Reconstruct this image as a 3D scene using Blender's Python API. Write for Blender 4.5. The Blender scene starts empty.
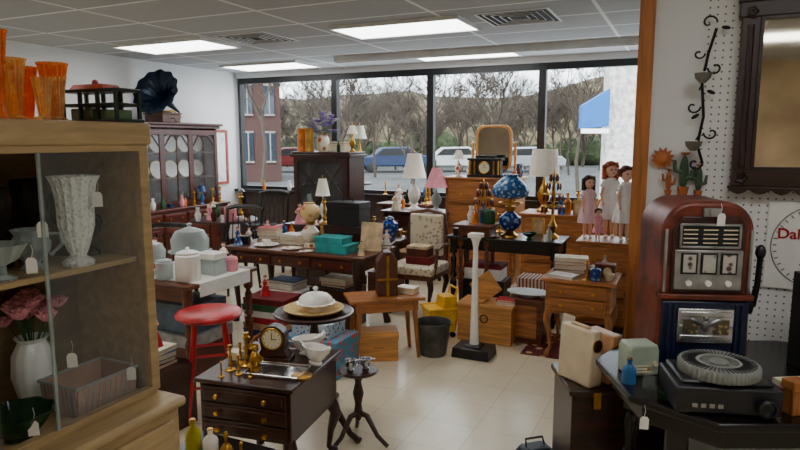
import bpy, bmesh, math, random
from mathutils import Vector, Matrix, Euler
rnd=random.Random(7)
SC=bpy.context.scene; COL=SC.collection
pi=math.pi
AX=(.9063,-.4226); DX=(.4226,.9063); RR=-math.radians(25)
def rm(s,t): return (-2.5+s*AX[0]-t*DX[0], 9.6+s*AX[1]-t*DX[1])
def cb(lx,ly): return (-.82+lx*AX[0]+ly*DX[0], 2.03+lx*AX[1]+ly*DX[1])
# ---------------- materials
def lin(c):
    f=lambda u:(u/255/12.92) if u/255<=.04045 else ((u/255+.055)/1.055)**2.4
    return (f(c[0]),f(c[1]),f(c[2]),1)
MC={}
def mat(n,c,r=.55,m=0,v=.18,s=12,k='n',c2=None,st=(1,1,1),em=1,al=.25,bump=0):
    if n in MC: return MC[n]
    M=bpy.data.materials.new(n);M.use_nodes=True;nt=M.node_tree;N=nt.nodes;K=nt.links
    b=N['Principled BSDF'];out=N['Material Output']
    b.inputs['Roughness'].default_value=r;b.inputs['Metallic'].default_value=m
    tc=N.new('ShaderNodeTexCoord');mp=N.new('ShaderNodeMapping');K.new(tc.outputs['Object'],mp.inputs[0])
    mp.inputs['Scale'].default_value=st
    A=lin([x*(1-v) for x in c]);Bc=lin(c2) if c2 else lin([min(255,x*(1+v)) for x in c])
    if c2: A=lin(c)
    if k=='v': A,Bc=Bc,A
    rp=N.new('ShaderNodeValToRGB');rp.color_ramp.elements[0].color=A;rp.color_ramp.elements[1].color=Bc
    rp.color_ramp.elements[0].position=.3;rp.color_ramp.elements[1].position=.7
    if k in 'nwge':
        t=N.new('ShaderNodeTexNoise');t.inputs['Scale'].default_value=s;t.inputs['Detail'].default_value=4
        if k=='w':
            mp.inputs['Scale'].default_value=st if st!=(1,1,1) else (1.2,14,14)
            t.inputs['Scale'].default_value=3;t.inputs['Distortion'].default_value=.7;t.inputs['Detail'].default_value=6
        fac=t.outputs['Fac']
    elif k=='v':
        t=N.new('ShaderNodeTexVoronoi');t.inputs['Scale'].default_value=s;fac=t.outputs['Distance']
        rp.color_ramp.elements[0].position=.28;rp.color_ramp.elements[1].position=.42
    elif k=='p':
        t=N.new('ShaderNodeTexVoronoi');t.inputs['Scale'].default_value=s;t.inputs['Randomness'].default_value=0;fac=t.outputs['Distance']
        rp.color_ramp.interpolation='CONSTANT';rp.color_ramp.elements[0].position=0;rp.color_ramp.elements[1].position=.13
    elif k=='s':
        t=N.new('ShaderNodeTexWave');t.inputs['Scale'].default_value=s;fac=t.outputs['Fac']
        rp.color_ramp.elements[0].position=.45;rp.color_ramp.elements[1].position=.55
    K.new(mp.outputs[0],t.inputs['Vector']);K.new(fac,rp.inputs[0]);K.new(rp.outputs[0],b.inputs['Base Color'])
    if bump:
        bp=N.new('ShaderNodeBump');bp.inputs['Strength'].default_value=bump;bp.inputs['Distance'].default_value=.01;K.new(fac,bp.inputs['Height']);K.new(bp.outputs[0],b.inputs['Normal'])
    if k=='e':
        b.inputs['Emission Strength'].default_value=em;K.new(rp.outputs[0],b.inputs['Emission Color'])
    if k=='g':
        tr=N.new('ShaderNodeBsdfTransparent');tr.inputs[0].default_value=lin([150+x*.41 for x in c]) if al<.2 else lin(c)
        lw=N.new('ShaderNodeLayerWeight');lw.inputs[0].default_value=.35
        ma=N.new('ShaderNodeMath');ma.operation='MULTIPLY_ADD';ma.use_clamp=True;ma.inputs[1].default_value=min(.6,al*2.2);ma.inputs[2].default_value=al
        K.new(lw.outputs['Facing'],ma.inputs[0])
        mx=N.new('ShaderNodeMixShader');K.new(ma.outputs[0],mx.inputs[0]);K.new(tr.outputs[0],mx.inputs[1]);K.new(b.outputs[0],mx.inputs[2]);K.new(mx.outputs[0],out.inputs[0])
    MC[n]=M;return M
def brickmat(n,c1,c2,mc,w,h,ms,r=.5,xz=False,off=0,noise=.1):
    M=bpy.data.materials.new(n);M.use_nodes=True;nt=M.node_tree;N=nt.nodes;K=nt.links;b=N['Principled BSDF']
    b.inputs['Roughness'].default_value=r
    tc=N.new('ShaderNodeTexCoord');mp=N.new('ShaderNodeMapping');K.new(tc.outputs['Object'],mp.inputs[0])
    if xz: mp.inputs['Rotation'].default_value=(pi/2,0,0)
    t=N.new('ShaderNodeTexBrick');t.offset=off;t.squash=1;t.inputs['Scale'].default_value=1
    t.inputs['Color1'].default_value=lin(c1);t.inputs['Color2'].default_value=lin(c2);t.inputs['Mortar'].default_value=lin(mc)
    t.inputs['Mortar Size'].default_value=ms;t.inputs['Brick Width'].default_value=w;t.inputs['Row Height'].default_value=h
    K.new(mp.outputs[0],t.inputs['Vector'])
    nz=N.new('ShaderNodeTexNoise');nz.inputs['Scale'].default_value=9;nz.inputs['Detail'].default_value=6;K.new(tc.outputs['Object'],nz.inputs['Vector'])
    mr=N.new('ShaderNodeMapRange');mr.inputs[3].default_value=1-noise*1.6;mr.inputs[4].default_value=1+noise*1.2;K.new(nz.outputs[0],mr.inputs[0])
    vm=N.new('ShaderNodeVectorMath');vm.operation='MULTIPLY';K.new(t.outputs[0],vm.inputs[0]);K.new(mr.outputs[0],vm.inputs[1]);K.new(vm.outputs[0],b.inputs['Base Color'])
    return M
MAH=mat('dark_mahogany',(50,23,15),.3,k='w',v=.35);MAHV=mat('dark_mahogany_upright',(46,21,15),.3,k='w',v=.35,st=(14,14,1.2))
RMH=mat('reddish_mahogany',(78,32,20),.3,k='w',v=.3)
WAL=mat('walnut_wood',(92,48,26),.38,k='w',v=.3);BLW=mat('black_lacquered_wood',(20,15,14),.25,k='w',v=.3)
OAK=mat('oak_wood',(158,98,48),.42,k='w',v=.25);OAKV=mat('oak_wood_upright',(156,96,46),.42,k='w',v=.22,st=(14,14,1.2))
PINE=mat('pine_wood',(190,132,70),.45,k='w',v=.18)
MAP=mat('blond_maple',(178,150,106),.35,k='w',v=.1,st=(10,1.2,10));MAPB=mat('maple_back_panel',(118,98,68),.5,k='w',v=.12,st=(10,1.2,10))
BRS=mat('aged_brass',(190,142,58),.3,1);GLD=mat('gilt_metal',(204,160,80),.35,1);SIL=mat('polished_silver',(195,195,198),.22,1)
CHR=mat('dull_chrome',(165,165,165),.35,.9);IRN=mat('black_iron',(20,20,21),.5,.4);BLK=mat('black_plastic',(17,17,19),.4)
WHT=mat('white_china',(244,240,232),.2,v=.03);MLK=mat('milk_glass',(236,240,236),.18,v=.04);CRM=mat('cream_plastic',(224,206,172),.4,v=.06)
HOB=mat('hobnail_milk_glass',(240,243,240),.18,k='v',s=80,c2=(214,218,216),bump=.5)
PAP=mat('white_paper',(240,238,230),.8,v=.03);PAG=mat('book_pages',(222,210,184),.8,k='s',s=60,c2=(200,188,160),st=(0,0,1))
RED=mat('red_paint',(176,14,26),.35,v=.15);REDD=mat('dark_red_cloth',(104,16,20),.8);BLU=mat('blue_glaze',(16,48,124),.12,k='v',s=26,c2=(120,160,206))
TRQ=mat('turquoise_leatherette',(34,150,150),.5);GRN=mat('green_paint',(40,88,50),.5);YEL=mat('yellow_plastic',(236,180,16),.35,v=.1)
PNK=mat('pink_fabric',(232,150,162),.7,v=.08);NAV=mat('navy_enamel',(18,26,52),.35);GRY=mat('grey_plastic',(128,130,124),.45,v=.05)
DGR=mat('dark_grey_plastic',(26,26,28),.45);BEI=mat('beige_card',(212,184,144),.7);STR=mat('woven_straw',(210,180,120),.85,k='v',s=90,c2=(160,124,70))
CLR=mat('clear_glass',(235,242,242),.05,k='g',al=.07,v=.02);SHOW=mat('cabinet_door_glass',(242,245,244),.03,k='g',al=.03,v=.01)
SMK=mat('smoked_glass',(70,60,50),.08,k='g',al=.35);AMB=mat('amber_carnival_glass',(255,178,92),.08,k='g',al=.22,v=.2,s=40)
AMP=mat('pale_amber_glass',(255,216,150),.08,k='g',al=.22,v=.2,s=40);GGL=mat('green_tinted_glass',(40,74,48),.08,k='g',al=.45);BGL=mat('blue_glass',(70,140,205),.08,k='g',al=.4)
CUT=mat('cut_glass',(215,224,222),.08,k='g',al=.28,v=.05)
LTH=mat('brown_leather',(84,42,24),.5);TAP=mat('tapestry_fabric',(218,206,180),.9,k='v',s=26,c2=(170,150,122));SHD=mat('white_lampshade',(246,240,224),.8,v=.02)
SKN=mat('doll_skin',(236,184,154),.5,v=.03);DRS=mat('white_doll_dress',(240,234,230),.8,v=.04)
# ---------------- geometry
def B(x,y,z,sx,sy,sz,rz=0,rx=0,ry=0,t=1):
    R=Euler((rx,ry,rz)).to_matrix();c=Vector((x,y,z+sz/2));vs=[]
    for k in (0,1):
        f=t if k else 1
        for i,j in ((-1,-1),(1,-1),(1,1),(-1,1)): vs.append(R@Vector((i*sx/2*f,j*sy/2*f,(k-.5)*sz))+c)
    return vs,[(0,3,2,1),(4,5,6,7),(0,1,5,4),(1,2,6,5),(2,3,7,6),(3,0,4,7)]
def Lt(pr,x=0,y=0,z=0,n=24,fl=0,am=0,sy=1):
    vs=[];fs=[]
    for r,h in pr:
        for i in range(n):
            a=2*pi*i/n;q=r*(1+(am*math.cos(fl*a) if fl else 0));vs.append(Vector((x+q*math.cos(a),y+q*math.sin(a)*sy,z+h)))
    for j in range(len(pr)-1):
        for i in range(n):
            k=(i+1)%n;fs.append((j*n+i,j*n+k,(j+1)*n+k,(j+1)*n+i))
    if pr[0][0]>1e-4: fs.append(tuple(range(n))[::-1])
    if pr[-1][0]>1e-4: fs.append(tuple((len(pr)-1)*n+i for i in range(n)))
    return vs,fs
def Cy(x,y,z,r1,r2,h,n=20): return Lt([(r1,0),(r2,h)],x,y,z,n)
def Vs(pr,th=.004,x=0,y=0,z=0,n=28,fl=0,am=0):
    inn=[(max(r-th,.0005),h) for r,h in pr[::-1]][:-1]+[(0,pr[0][1]+th)]
    return Lt([(0,pr[0][1])]+list(pr)+inn,x,y,z,n,fl,am)
def Tu(pts,r,n=8):
    pts=[Vector(p) for p in pts];m=len(pts)
    if not isinstance(r,(list,tuple)): r=[r]*m
    vs=[];fs=[];pv=None
    for i,p in enumerate(pts):
        t=(pts[min(i+1,m-1)]-pts[max(i-1,0)]).normalized()
        if pv is None: u=t.orthogonal().normalized()
        else:
            u=(pv-t*pv.dot(t));u=u.normalized() if u.length>1e-6 else t.orthogonal().normalized()
        pv=u;w=t.cross(u)
        for k in range(n):
            a=2*pi*k/n;vs.append(p+(u*math.cos(a)+w*math.sin(a))*r[i])
    for j in range(m-1):
        for i in range(n):
            k=(i+1)%n;fs.append((j*n+i,j*n+k,(j+1)*n+k,(j+1)*n+i))
    fs.append(tuple(range(n))[::-1]);fs.append(tuple((m-1)*n+i for i in range(n)))
    return vs,fs
def Sp(x,y,z,rx,ry=None,rz=None,n=16):
    ry=rx if ry is None else ry;rz=rx if rz is None else rz
    m=max(6,n//2);v,f=Lt([(math.sin(pi*i/m),-math.cos(pi*i/m)) for i in range(m+1)],n=n)
    return [Vector((x+p.x*rx,y+p.y*ry,z+p.z*rz)) for p in v],f
def Pg(pts,y0,y1):
    n=len(pts);vs=[Vector((p[0],y0,p[1])) for p in pts]+[Vector((p[0],y1,p[1])) for p in pts]
    return vs,[tuple(range(n)),tuple(range(n,2*n))[::-1]]+[(i,i+n,(i+1)%n+n,(i+1)%n) for i in range(n)]
def Tor(x,y,z,R,r,n=24,m=8,ax='z',sx=1,sz=1):
    vs=[];fs=[]
    for i in range(n):
        a=2*pi*i/n
        for j in range(m):
            b=2*pi*j/m;q=R+r*math.cos(b);p=(q*math.cos(a)*sx,q*math.sin(a)*sz,r*math.sin(b))
            vs.append(Vector((x+p[0],y+p[1],z+p[2])) if ax=='z' else Vector((x+p[0],y+p[2],z+p[1])))
    for i in range(n):
        for j in range(m): fs.append((i*m+j,((i+1)%n)*m+j,((i+1)%n)*m+(j+1)%m,i*m+(j+1)%m))
    return vs,fs
def Xf(g,loc=(0,0,0),rot=(0,0,0),sc=(1,1,1)):
    R=Matrix.Translation(loc)@Euler(rot).to_matrix().to_4x4()@Matrix.Diagonal((*sc,1))
    return [R@v for v in g[0]],g[1]
def mesh(name,g,m,ang=40):
    if isinstance(g,tuple): g=[g]
    bm=bmesh.new()
    for vs,fs in g:
        bv=[bm.verts.new(v) for v in vs]
        for f in fs:
            try: bm.faces.new([bv[i] for i in f])
            except ValueError: pass
    bmesh.ops.remove_doubles(bm,verts=bm.verts,dist=1e-5)
    bmesh.ops.dissolve_degenerate(bm,edges=bm.edges,dist=1e-6)
    bmesh.ops.recalc_face_normals(bm,faces=bm.faces)
    me=bpy.data.meshes.new(name);bm.to_mesh(me);bm.free()
    for p in me.polygons: p.use_smooth=True
    me.set_sharp_from_angle(angle=math.radians(ang))
    if m: me.materials.append(m)
    return me
def P(par,name,g,m,bv=0,loc=(0,0,0),rot=(0,0,0),label=None):
    o=bpy.data.objects.new(name,mesh(name,g,m));COL.objects.link(o)
    if par: o.parent=par
    o.location=loc;o.rotation_euler=rot
    if label: o['label']=label
    if bv:
        b=o.modifiers.new('bevel','BEVEL');b.width=bv;b.segments=2;b.limit_method='ANGLE';b.angle_limit=math.radians(40)
    return o
def tagit(o,label,cat,group=None):
    o['label']=label;o['category']=cat
    if group: o['group']=group
def T(name,label,cat,x,y,z=0,rz=0,group=None,sc=1):
    o=bpy.data.objects.new(name,None);o.empty_display_size=.1;COL.objects.link(o);o.location=(x,y,z);o.rotation_euler=(0,0,rz);o.scale=(sc,)*3
    tagit(o,label,cat,group);return o
def S(name,label,cat,g,m,x,y,z=0,rz=0,bv=0,group=None):
    o=P(None,name,g,m,bv,(x,y,z),(0,0,rz));tagit(o,label,cat,group);return o
def ST(name,g,m,loc=(0,0,0),rz=0,bv=0,par=None):
    o=P(par,name,g,m,bv,loc,(0,0,rz))
    if not par:o['kind']='structure'
    return o
def dup(o,x,y,z,rz=None,label=None,sc=None,par=None):
    c=o.copy();COL.objects.link(c)
    if par is not None: c.parent=par
    else:
        c.location=(x,y,z)
        if rz is not None:c.rotation_euler=(0,0,rz)
        if label:c['label']=label
        if sc:c.scale=(sc,)*3
    for h in o.children: dup(h,0,0,0,par=c)
    return c
def text(par,s,size,m,loc,rot=(pi/2,0,0),name='lettering'):
    cu=bpy.data.curves.new('t','FONT');cu.body=s;cu.size=size;cu.extrude=.0008;cu.offset=.0012;cu.align_x='CENTER'
    t=bpy.data.objects.new('t',cu);COL.objects.link(t);bpy.context.view_layer.update()
    me=bpy.data.meshes.new_from_object(t.evaluated_get(bpy.context.evaluated_depsgraph_get()));bpy.data.objects.remove(t)
    me.materials.clear();me.materials.append(m);me.name=name
    o=bpy.data.objects.new(name,me);COL.objects.link(o);o.parent=par;o.location=loc;o.rotation_euler=rot;return o
# ---------------- room
FLM=brickmat('vinyl_floor_tiles',(226,210,178),(230,216,188),(196,180,150),.305,.305,.0022,r=.22,noise=.05)
CLM=brickmat('acoustic_ceiling_tiles',(172,174,176),(164,166,168),(232,232,232),1.22,.61,.016,r=.9,noise=.05)
WLM=mat('white_wall_paint',(226,227,227),.8,v=.015,s=3);BFR=mat('black_window_frame',(15,15,17),.4)
def rbox(name,s0,s1,t0,t1,z0,z1,m,bv=0):
    x,y=rm((s0+s1)/2,(t0+t1)/2);return ST(name,B(0,0,0,s1-s0,t1-t0,z1-z0),m,(x,y,z0),RR,bv)
H=2.6
rbox('floor',-.2,9,-.2,11,-.1,0,FLM);rbox('ceiling',-.2,9,-.2,11,H,H+.1,CLM)
rbox('wall_left',-.2,0,-.2,11,0,H,WLM);rbox('wall_right',9,9.2,-.2,11,0,H,WLM);rbox('wall_front',-.2,9.2,11,11.2,0,H,mat('tan_wall_paint',(206,184,156),.8,v=.12,s=1.2))
DWL=mat('brown_lower_wall',(70,58,50),.7)
rbox('wall_back',0,9,-.2,0,0,.82,DWL);rbox('wall_back_header',0,9,-.2,0,2.52,H,WLM)
rbox('wall_back_side',7.62,9,-.2,0,.82,2.52,WLM)
rbox('trim_1',0,7.6,-.12,.1,.82,.86,BFR)
ms=[.04,1.73,3.19,4.65,6.12,7.6]
PANE=mat('window_glass',(240,244,245),.02,k='g',al=.006,v=.01)
for i in range(5):
    x,y=rm((ms[i]+ms[i+1])/2,-.05);w=ms[i+1]-ms[i];f=.09
    o=ST('window_%d'%(i+1),[B(-w/2+f/4,0,0,f/2,.09,1.66),B(w/2-f/4,0,0,f/2,.09,1.66),B(0,0,0,w-f,.085,.05),B(0,0,1.58,w-f,.085,.08)],BFR,(x,y,.86),RR)
    P(o,'window_pane',B(0,0,.05,w-f,.006,1.53),PANE)
rbox('wall_partition',6.15,9,4.53,4.63,0,H,WLM)
rbox('trim_2',6.085,6.15,4.515,4.645,0,H,mat('honey_pine_post',(170,106,50),.45,k='w',st=(14,14,1.2)))
rbox('baseboard_left',0,.015,0,11,0,.1,BFR)
FX=mat('fluorescent_diffuser',(252,252,250),.5,k='e',em=8,v=.01);FR=mat('white_metal_frame',(220,220,218),.5,v=.03)
def fixture(s,t):
    x,y=rm(s,t);e=T('ceiling_light','white fluorescent panel light recessed in the tiled ceiling','ceiling light',x,y,H-.03,RR,'fluorescent ceiling panels')
    P(e,'light_frame',[B(0,-.295,0,1.22,.02,.03),B(0,.295,0,1.22,.02,.03),B(-.6,0,0,.02,.57,.03),B(.6,0,0,.02,.57,.03)],FR)
    P(e,'light_diffuser',B(0,0,.008,1.18,.57,.01),FX);return e
fx=fixture(1.12,.62)
for s,t in ((3.86,.62),(1.3,2.5),(3.95,2.45),(3.9,4.9),(6.9,6.2),(3.2,7.2),(6.9,8.8),(3.2,9.4),(1.3,5.2)):  # rows near the window are seen; unseen ones behind are added as fill
    x,y=rm(s,t);dup(fx,x,y,H-.03)
VM=mat('vent_dark_gap',(26,26,26),.8)
for s,t in ((2.36,2.5),(4.98,2.45)):
    x,y=rm(s,t);e=T('ceiling_vent','square dark slatted air vent in the ceiling','vent',x,y,H-.008,RR,'ceiling vents')
    P(e,'vent_frame',[B(0,-.29,0,.6,.02,.008),B(0,.29,0,.6,.02,.008),B(-.29,0,0,.02,.56,.008),B(.29,0,0,.02,.56,.008)],FR)
    P(e,'vent_plate',B(0,0,.003,.56,.56,.004),VM)
    P(e,'vent_louver',[Tu([(-.24+k*.055,-.24+k*.055,.002),(.24-k*.055,-.24+k*.055,.002),(.24-k*.055,.24-k*.055,.002),(-.24+k*.055,.24-k*.055,.002),(-.24+k*.055,-.24+k*.055,.002)],.0045,4) for k in range(4)],FR)
x,y=rm(4.3,.98);S('ceiling_track','long white metal track mounted under the ceiling','track',[B(0,0,0,3.9,.07,.065),B(0,0,-.012,3.86,.03,.012)],FR,x,y,H-.065,RR)
# ---------------- exterior
S('parking_lot','grey asphalt street and parking lot outside the window','street',B(0,0,-.1,120,70,.1),mat('asphalt',(58,60,58),.9,s=.5,v=.3),5,46,-.2)
HM=mat('winter_hill',(66,58,38),1,s=2.2,v=.5)
def hill():
    vs=[];fs=[];n=40
    for i in range(n+1):
        x=-50+i*2.9
        hh=6.6+1.0*math.sin(i*.3)+.6*math.sin(i*.9)
        for j,(yy,f) in enumerate(((0,0),(3,.4),(7,.75),(12,1),(26,.9))): vs.append(Vector((x,yy,hh*f+rnd.uniform(-.15,.15)*(j>0))))
    for i in range(n):
        for j in range(4): a=i*5+j;fs.append((a,a+1,a+6,a+5))
    return vs,fs
S('hillside','brown and green wooded winter hillside beyond the street','hill',hill(),HM,4,46,-.18)
TRM=mat('grey_brown_bark',(62,52,42),.9)
def treeg(seed,h):
    r=random.Random(seed);out=[]
    def rec(p,d,L,ra,dep):
        e=p+d*L;mid=p+d*L*.5+Vector((r.uniform(-1,1),r.uniform(-1,1),0))*L*.05
        out.append(Tu([p,mid,e],[ra,ra*.8,ra*.6],5 if dep>3 else 3))
        if dep==0:return
        for k in range(4 if dep>1 else 5):
            q=p+d*L*r.uniform(.3,1);dd=(d+Vector((r.uniform(-1,1),r.uniform(-1,1),r.uniform(-.3,.6)))*.85).normalized();rec(q,dd,L*r.uniform(.55,.75),max(ra*.5,.007),dep-1)
    rec(Vector((0,0,0)),Vector((0,0,1)),h*.3,h*.009,5);return out
trees=[S('bare_tree','leafless tree with fine branching twigs beside the street','tree',treeg(i,8),TRM,-60,60,-.2,group='bare trees outside') for i in range(3)]
tp=[]
for j,yy in enumerate((20,26,31,38,41.5,44.5)):
    n=(2,4,8,14,17,19)[j]
    for i in range(n):
        xx=(-.28+.72*(i+.5)/n)*yy+rnd.uniform(-.8,.8)
        if yy<34 and xx<-.17*yy: continue
        if yy<26 and xx/yy>.36: continue
        if yy<33 and xx/yy>.40: continue
        tp.append((xx,yy+rnd.uniform(-1,1)))
tp.append((-5.2,23.5))
for i,(x,y) in enumerate(tp):
    k=rnd.uniform(.85,1.25)
    if i<3: trees[i].location=(x,y,-.2);trees[i].scale=(k,k,k)
    else:
        c=dup(trees[i%3],x,y,-.2,rz=i*1.3);c.scale=(k,k,k)
SHM=mat('evergreen_foliage',(52,62,36),.95,s=9,v=.5)
def shrubg(seed):
    r=random.Random(seed);v,f=Sp(0,0,.75,1,1,.8,28);return [p*(1+r.uniform(-.13,.13)) for p in v],f
sh=None
for i in range(20):
    x=(-.27+.7*(i+.5)/20)*45+rnd.uniform(-.6,.6);k=rnd.uniform(.7,1.5)
    if sh is None: sh=S('shrub','rounded green-brown shrub along the foot of the hill','shrub',shrubg(3),SHM,x,45,-.2,group='shrubs along the hill');o=sh
    else: o=dup(sh,x,45+rnd.uniform(-.5,.5),-.2,rz=i)
    o.scale=(k*1.2,k,k)
def car(label,m,x,y,rz):
    e=T('car',label,'car',x,y,-.2,rz,'parked cars outside')
    P(e,'car_body',Pg([(-2.2,.35),(-2.2,.75),(-1.9,.88),(-1.35,.92),(-.8,1.38),(.7,1.42),(1.35,.98),(2.0,.9),(2.25,.7),(2.25,.35)],-.85,.85),m,.06)
    P(e,'car_window',Pg([(-1.15,.95),(-.75,1.3),(.65,1.34),(1.12,.98)],-.862,.862),BLK)
    for a in (-1.4,1.4):
        for b in (-.8,.8): P(e,'wheel',Xf(Lt([(0,-.1),(.2,-.1),(.32,-.08),(.32,.08),(.2,.1),(0,.1)],n=20),rot=(pi/2,0,0)),BLK,loc=(a,b*.95,.32))
    P(e,'headlight',[B(2.24,-.6,.62,.03,.3,.12)],WHT);P(e,'headlight',[B(2.24,.6,.62,.03,.3,.12)],WHT)
cp=lambda n,c:mat(n,c,.3,.1,v=.05)
car('dark blue sedan parked on the street',cp('blue_car_paint',(26,44,78)),-.3,35.5,.15)
car('silver sedan parked beyond the window',cp('silver_car_paint',(140,146,152)),7.0,35.5,.1)
car('dark red car parked on the street',cp('red_car_paint',(90,28,28)),-5.8,35.5,.1)
car('white car parked on the street',cp('white_car_paint',(190,190,188)),3.2,36,.0)
def building(label,x,y,w,h,d,m,rz,nw,nf):
    e=T('building',label,'building',x,y,-.2,rz)
    P(e,'building_wall',B(0,0,0,w,d,h),m);P(e,'roof',B(0,0,h,w+.5,d+.5,.25),mat('grey_roof',(90,86,82),.9))
    for f in range(nf):
        for i in range(nw):
            xx=-w/2+w*(i+.5)/nw;P(e,'building_window',[B(xx,-d/2-.02,.9+f*2.0,w/nw*.45,.06,1.2)],mat('window_dark_pane',(40,50,60),.1))
            P(e,'window_trim',[B(xx,-d/2-.03,2.1+f*2.0,w/nw*.5,.08,.08),B(xx,-d/2-.03,.83+f*2.0,w/nw*.5,.08,.07),B(xx,-d/2-.06,.9+f*2.0,.05,.04,1.2)],mat('grey_window_trim',(130,126,120),.7))
    return e
building('dark red brick two-storey building across the street',-7.9,28.5,4.6,4.8,4,brickmat('red_brick',(70,34,28),(56,28,24),(76,62,56),.25,.08,.01,r=.9,xz=True,off=.5),.26,5,2)
building('pale stucco building across the street',15.2,24,6.4,5,5,mat('pale_stucco',(170,166,158),.9),RR,4,2)
aw=T('shop_awning','bright turquoise-blue slanted fabric awning on a pale storefront','awning',3.46,11.2,0,0)
ABL=mat('blue_awning_canvas',(0,84,150),.7,v=.06)
P(aw,'awning_canopy',Pg([(-.25,1.8),(-.25,2.2),(.24,2.5),(.24,1.84)],-.08,.08),ABL)
P(aw,'awning_valance',B(0,-.08,1.72,.5,.02,.08),WHT)
P(aw,'storefront_wall',[B(.62,.3,-.2,.66,.3,3.2)],MC['pale_stucco'])
# ---------------- generic furniture parts
def cableg(e,x,y,h,r=.03,m=MAHV):
    dx=math.copysign(1,x);dy=math.copysign(1,y)
    P(e,'leg',Tu([(0,0,h),(dx*.01,dy*.01,h*.88),(dx*.02,dy*.02,h*.75),(0,0,h*.45),(-dx*.008,-dy*.008,h*.18),(dx*.012,dy*.012,.03),(dx*.015,dy*.015,0)],[r,r*1.15,r*1.05,r*.62,r*.45,r*.75,r*.8],12),m,loc=(x,y,0))
def strleg(e,x,y,h,w=.035,m=MAHV): P(e,'leg',B(x,y,0,w*.6,w*.6,h,t=1.6),m,.003)
def turned(e,x,y,h,r=.025,m=MAHV): P(e,'leg',Lt([(r*.6,0),(r*.7,.03),(r*.45,.06),(r*.7,h*.3),(r,h*.45),(r*.5,h*.5),(r*1.1,h*.54),(r*.6,h*.58),(r*.9,h*.75),(r*.5,h*.8),(r*1.1,h*.83),(r*1.1,h)],n=16),m,loc=(x,y,0))
def drawer(e,x,y,z,w,h,m,km=BRS,n=2):
    d=P(e,'drawer',[B(0,0,0,w,.02,h),B(0,-.012,.015,w-.03,.008,h-.03)],m,.003,loc=(x,y,z))
    for i in range(n):
        kx=0 if n==1 else (-.28+.56*i)*w
        P(d,'drawer_knob',[Xf(Lt([(.004,0),(.004,.012),(.012,.018),(.010,.026),(0,.028)],n=12),rot=(pi/2,0,0))],km,loc=(kx,-.014,h/2))
# ---------------- display cabinet
X0,Y0=cb(0,0)
e=T('display_cabinet','blond maple display cabinet with sliding glass doors and projecting base','cabinet',X0,Y0,0,RR)
P(e,'cabinet_top',B(-.19,-.55,1.585,.4,1.12,.07),MAP,.008)
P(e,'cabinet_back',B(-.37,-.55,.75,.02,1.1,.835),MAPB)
P(e,'cabinet_side',B(-.19,-.01,.75,.36,.02,.835),MAP,.003);P(e,'cabinet_side',B(-.19,-1.09,.75,.36,.02,.835),MAP,.003)
P(e,'door_frame',[B(-.012,-.02,.76,.03,.035,.825),B(-.012,-1.08,.76,.03,.035,.825),B(-.012,-.55,.75,.03,1.05,.025),B(-.012,-.55,1.565,.03,1.05,.02)],MAP,.003)
P(e,'shelf',B(-.2,-.55,1.2,.3,1.05,.018),MAP,.003)
P(e,'glass_door',B(-.002,-.20,.775,.004,.36,.79),SHOW);P(e,'glass_door',B(-.014,-.8,.775,.004,.54,.79),SHOW)
P(e,'door_edge',[B(.001,-.38,.775,.008,.008,.79)],CUT)
P(e,'cabinet_base',[B(-.15,-.55,.06,.46,1.1,.66),B(-.15,-.55,0,.4,1.04,.06)],MAP,.01)
P(e,'base_top',B(-.14,-.55,.715,.5,1.12,.035),MAP,.015)
for i in range(2):
    d=P(e,'cupboard_door',B(.087,-.29-.52*i,.1,.02,.5,.58),MAP,.006);P(d,'door_knob',Sp(.11,-.5 if i==0 else -.6,.42,.012),BRS)
def onc(lx,ly): return cb(lx,ly)
x,y=onc(-.095,-.205);S('milk_glass_vase','tall hobnail white milk glass vase with scalloped rim on cabinet shelf','vase',Vs([(.042,0),(.045,.012),(.022,.03),(.03,.05),(.05,.12),(.052,.2),(.06,.25),(.072,.275)],.005,n=64,fl=16,am=.04),HOB,x,y,1.218)
def tag(x,y,z,rz=0,rx=.1):
    e=T('price_tag','small white paper price tag on a string','price tag',x,y,z,rz,'price tags');P(e,'tag_card',Xf(Pg([(-.014,0),(.014,0),(.014,.036),(.008,.045),(-.008,.045),(-.014,.036)],-.0008,.0008),rot=(rx,0,0)),PAP);P(e,'tag_string',Tu([(0,.002,.043),(.004,.004,.062),(.0,.006,.08)],.0008,4),PAP);return e
x,y=onc(-.02,-.185);tg=tag(x,y,1.40,.3)
for lx,ly,z in ((-.03,-.40,1.235),(-.02,-.10,.82),(-.02,-.44,.78),(-.03,-.36,1.33),(-.03,-.3,.93)):
    x,y=onc(lx,ly);dup(tg,x,y,z,.3)
def creamer(lx,ly,s,z=1.218):
    x,y=onc(lx,ly);q=T('glass_creamer','pressed clear glass creamer with handle on cabinet shelf','pitcher',x,y,z,.3,sc=s)
    P(q,'pitcher_body',Vs([(.03,0),(.032,.006),(.02,.02),(.045,.05),(.05,.075),(.04,.1),(.05,.115)],.004,n=40,fl=10,am=.05),CUT);P(q,'handle',Tu([(.04,0,.1),(.075,0,.1),(.08,0,.07),(.048,0,.04)],.005),CUT)
creamer(-.16,-.31,1.05);creamer(-.27,-.42,.9)
x,y=onc(-.1,-.44);S('glass_compote','cut clear glass footed dish on cabinet shelf','dish',Vs([(.035,0),(.036,.005),(.012,.015),(.012,.04),(.04,.055),(.06,.09),(.068,.1)],.004,n=48,fl=12,am=.06),CUT,x,y,1.218)
for i,(lx,ly,h) in enumerate(((-.29,-.10,.2),(-.3,-.22,.26),(-.28,-.33,.24),(-.22,-.07,.13),(-.3,-.5,.18))):
    x,y=onc(lx,ly);S('smoked_glass_vase','smoked brown glass vase at the rear of the cabinet shelf','vase',Vs([(.035,0),(.036,.01),(.012,.03),(.012,h*.4),(.04,h*.6),(.048,h*.85),(.042,h)],.003),SMK,x,y,1.218,group='smoked glass vases')
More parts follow.
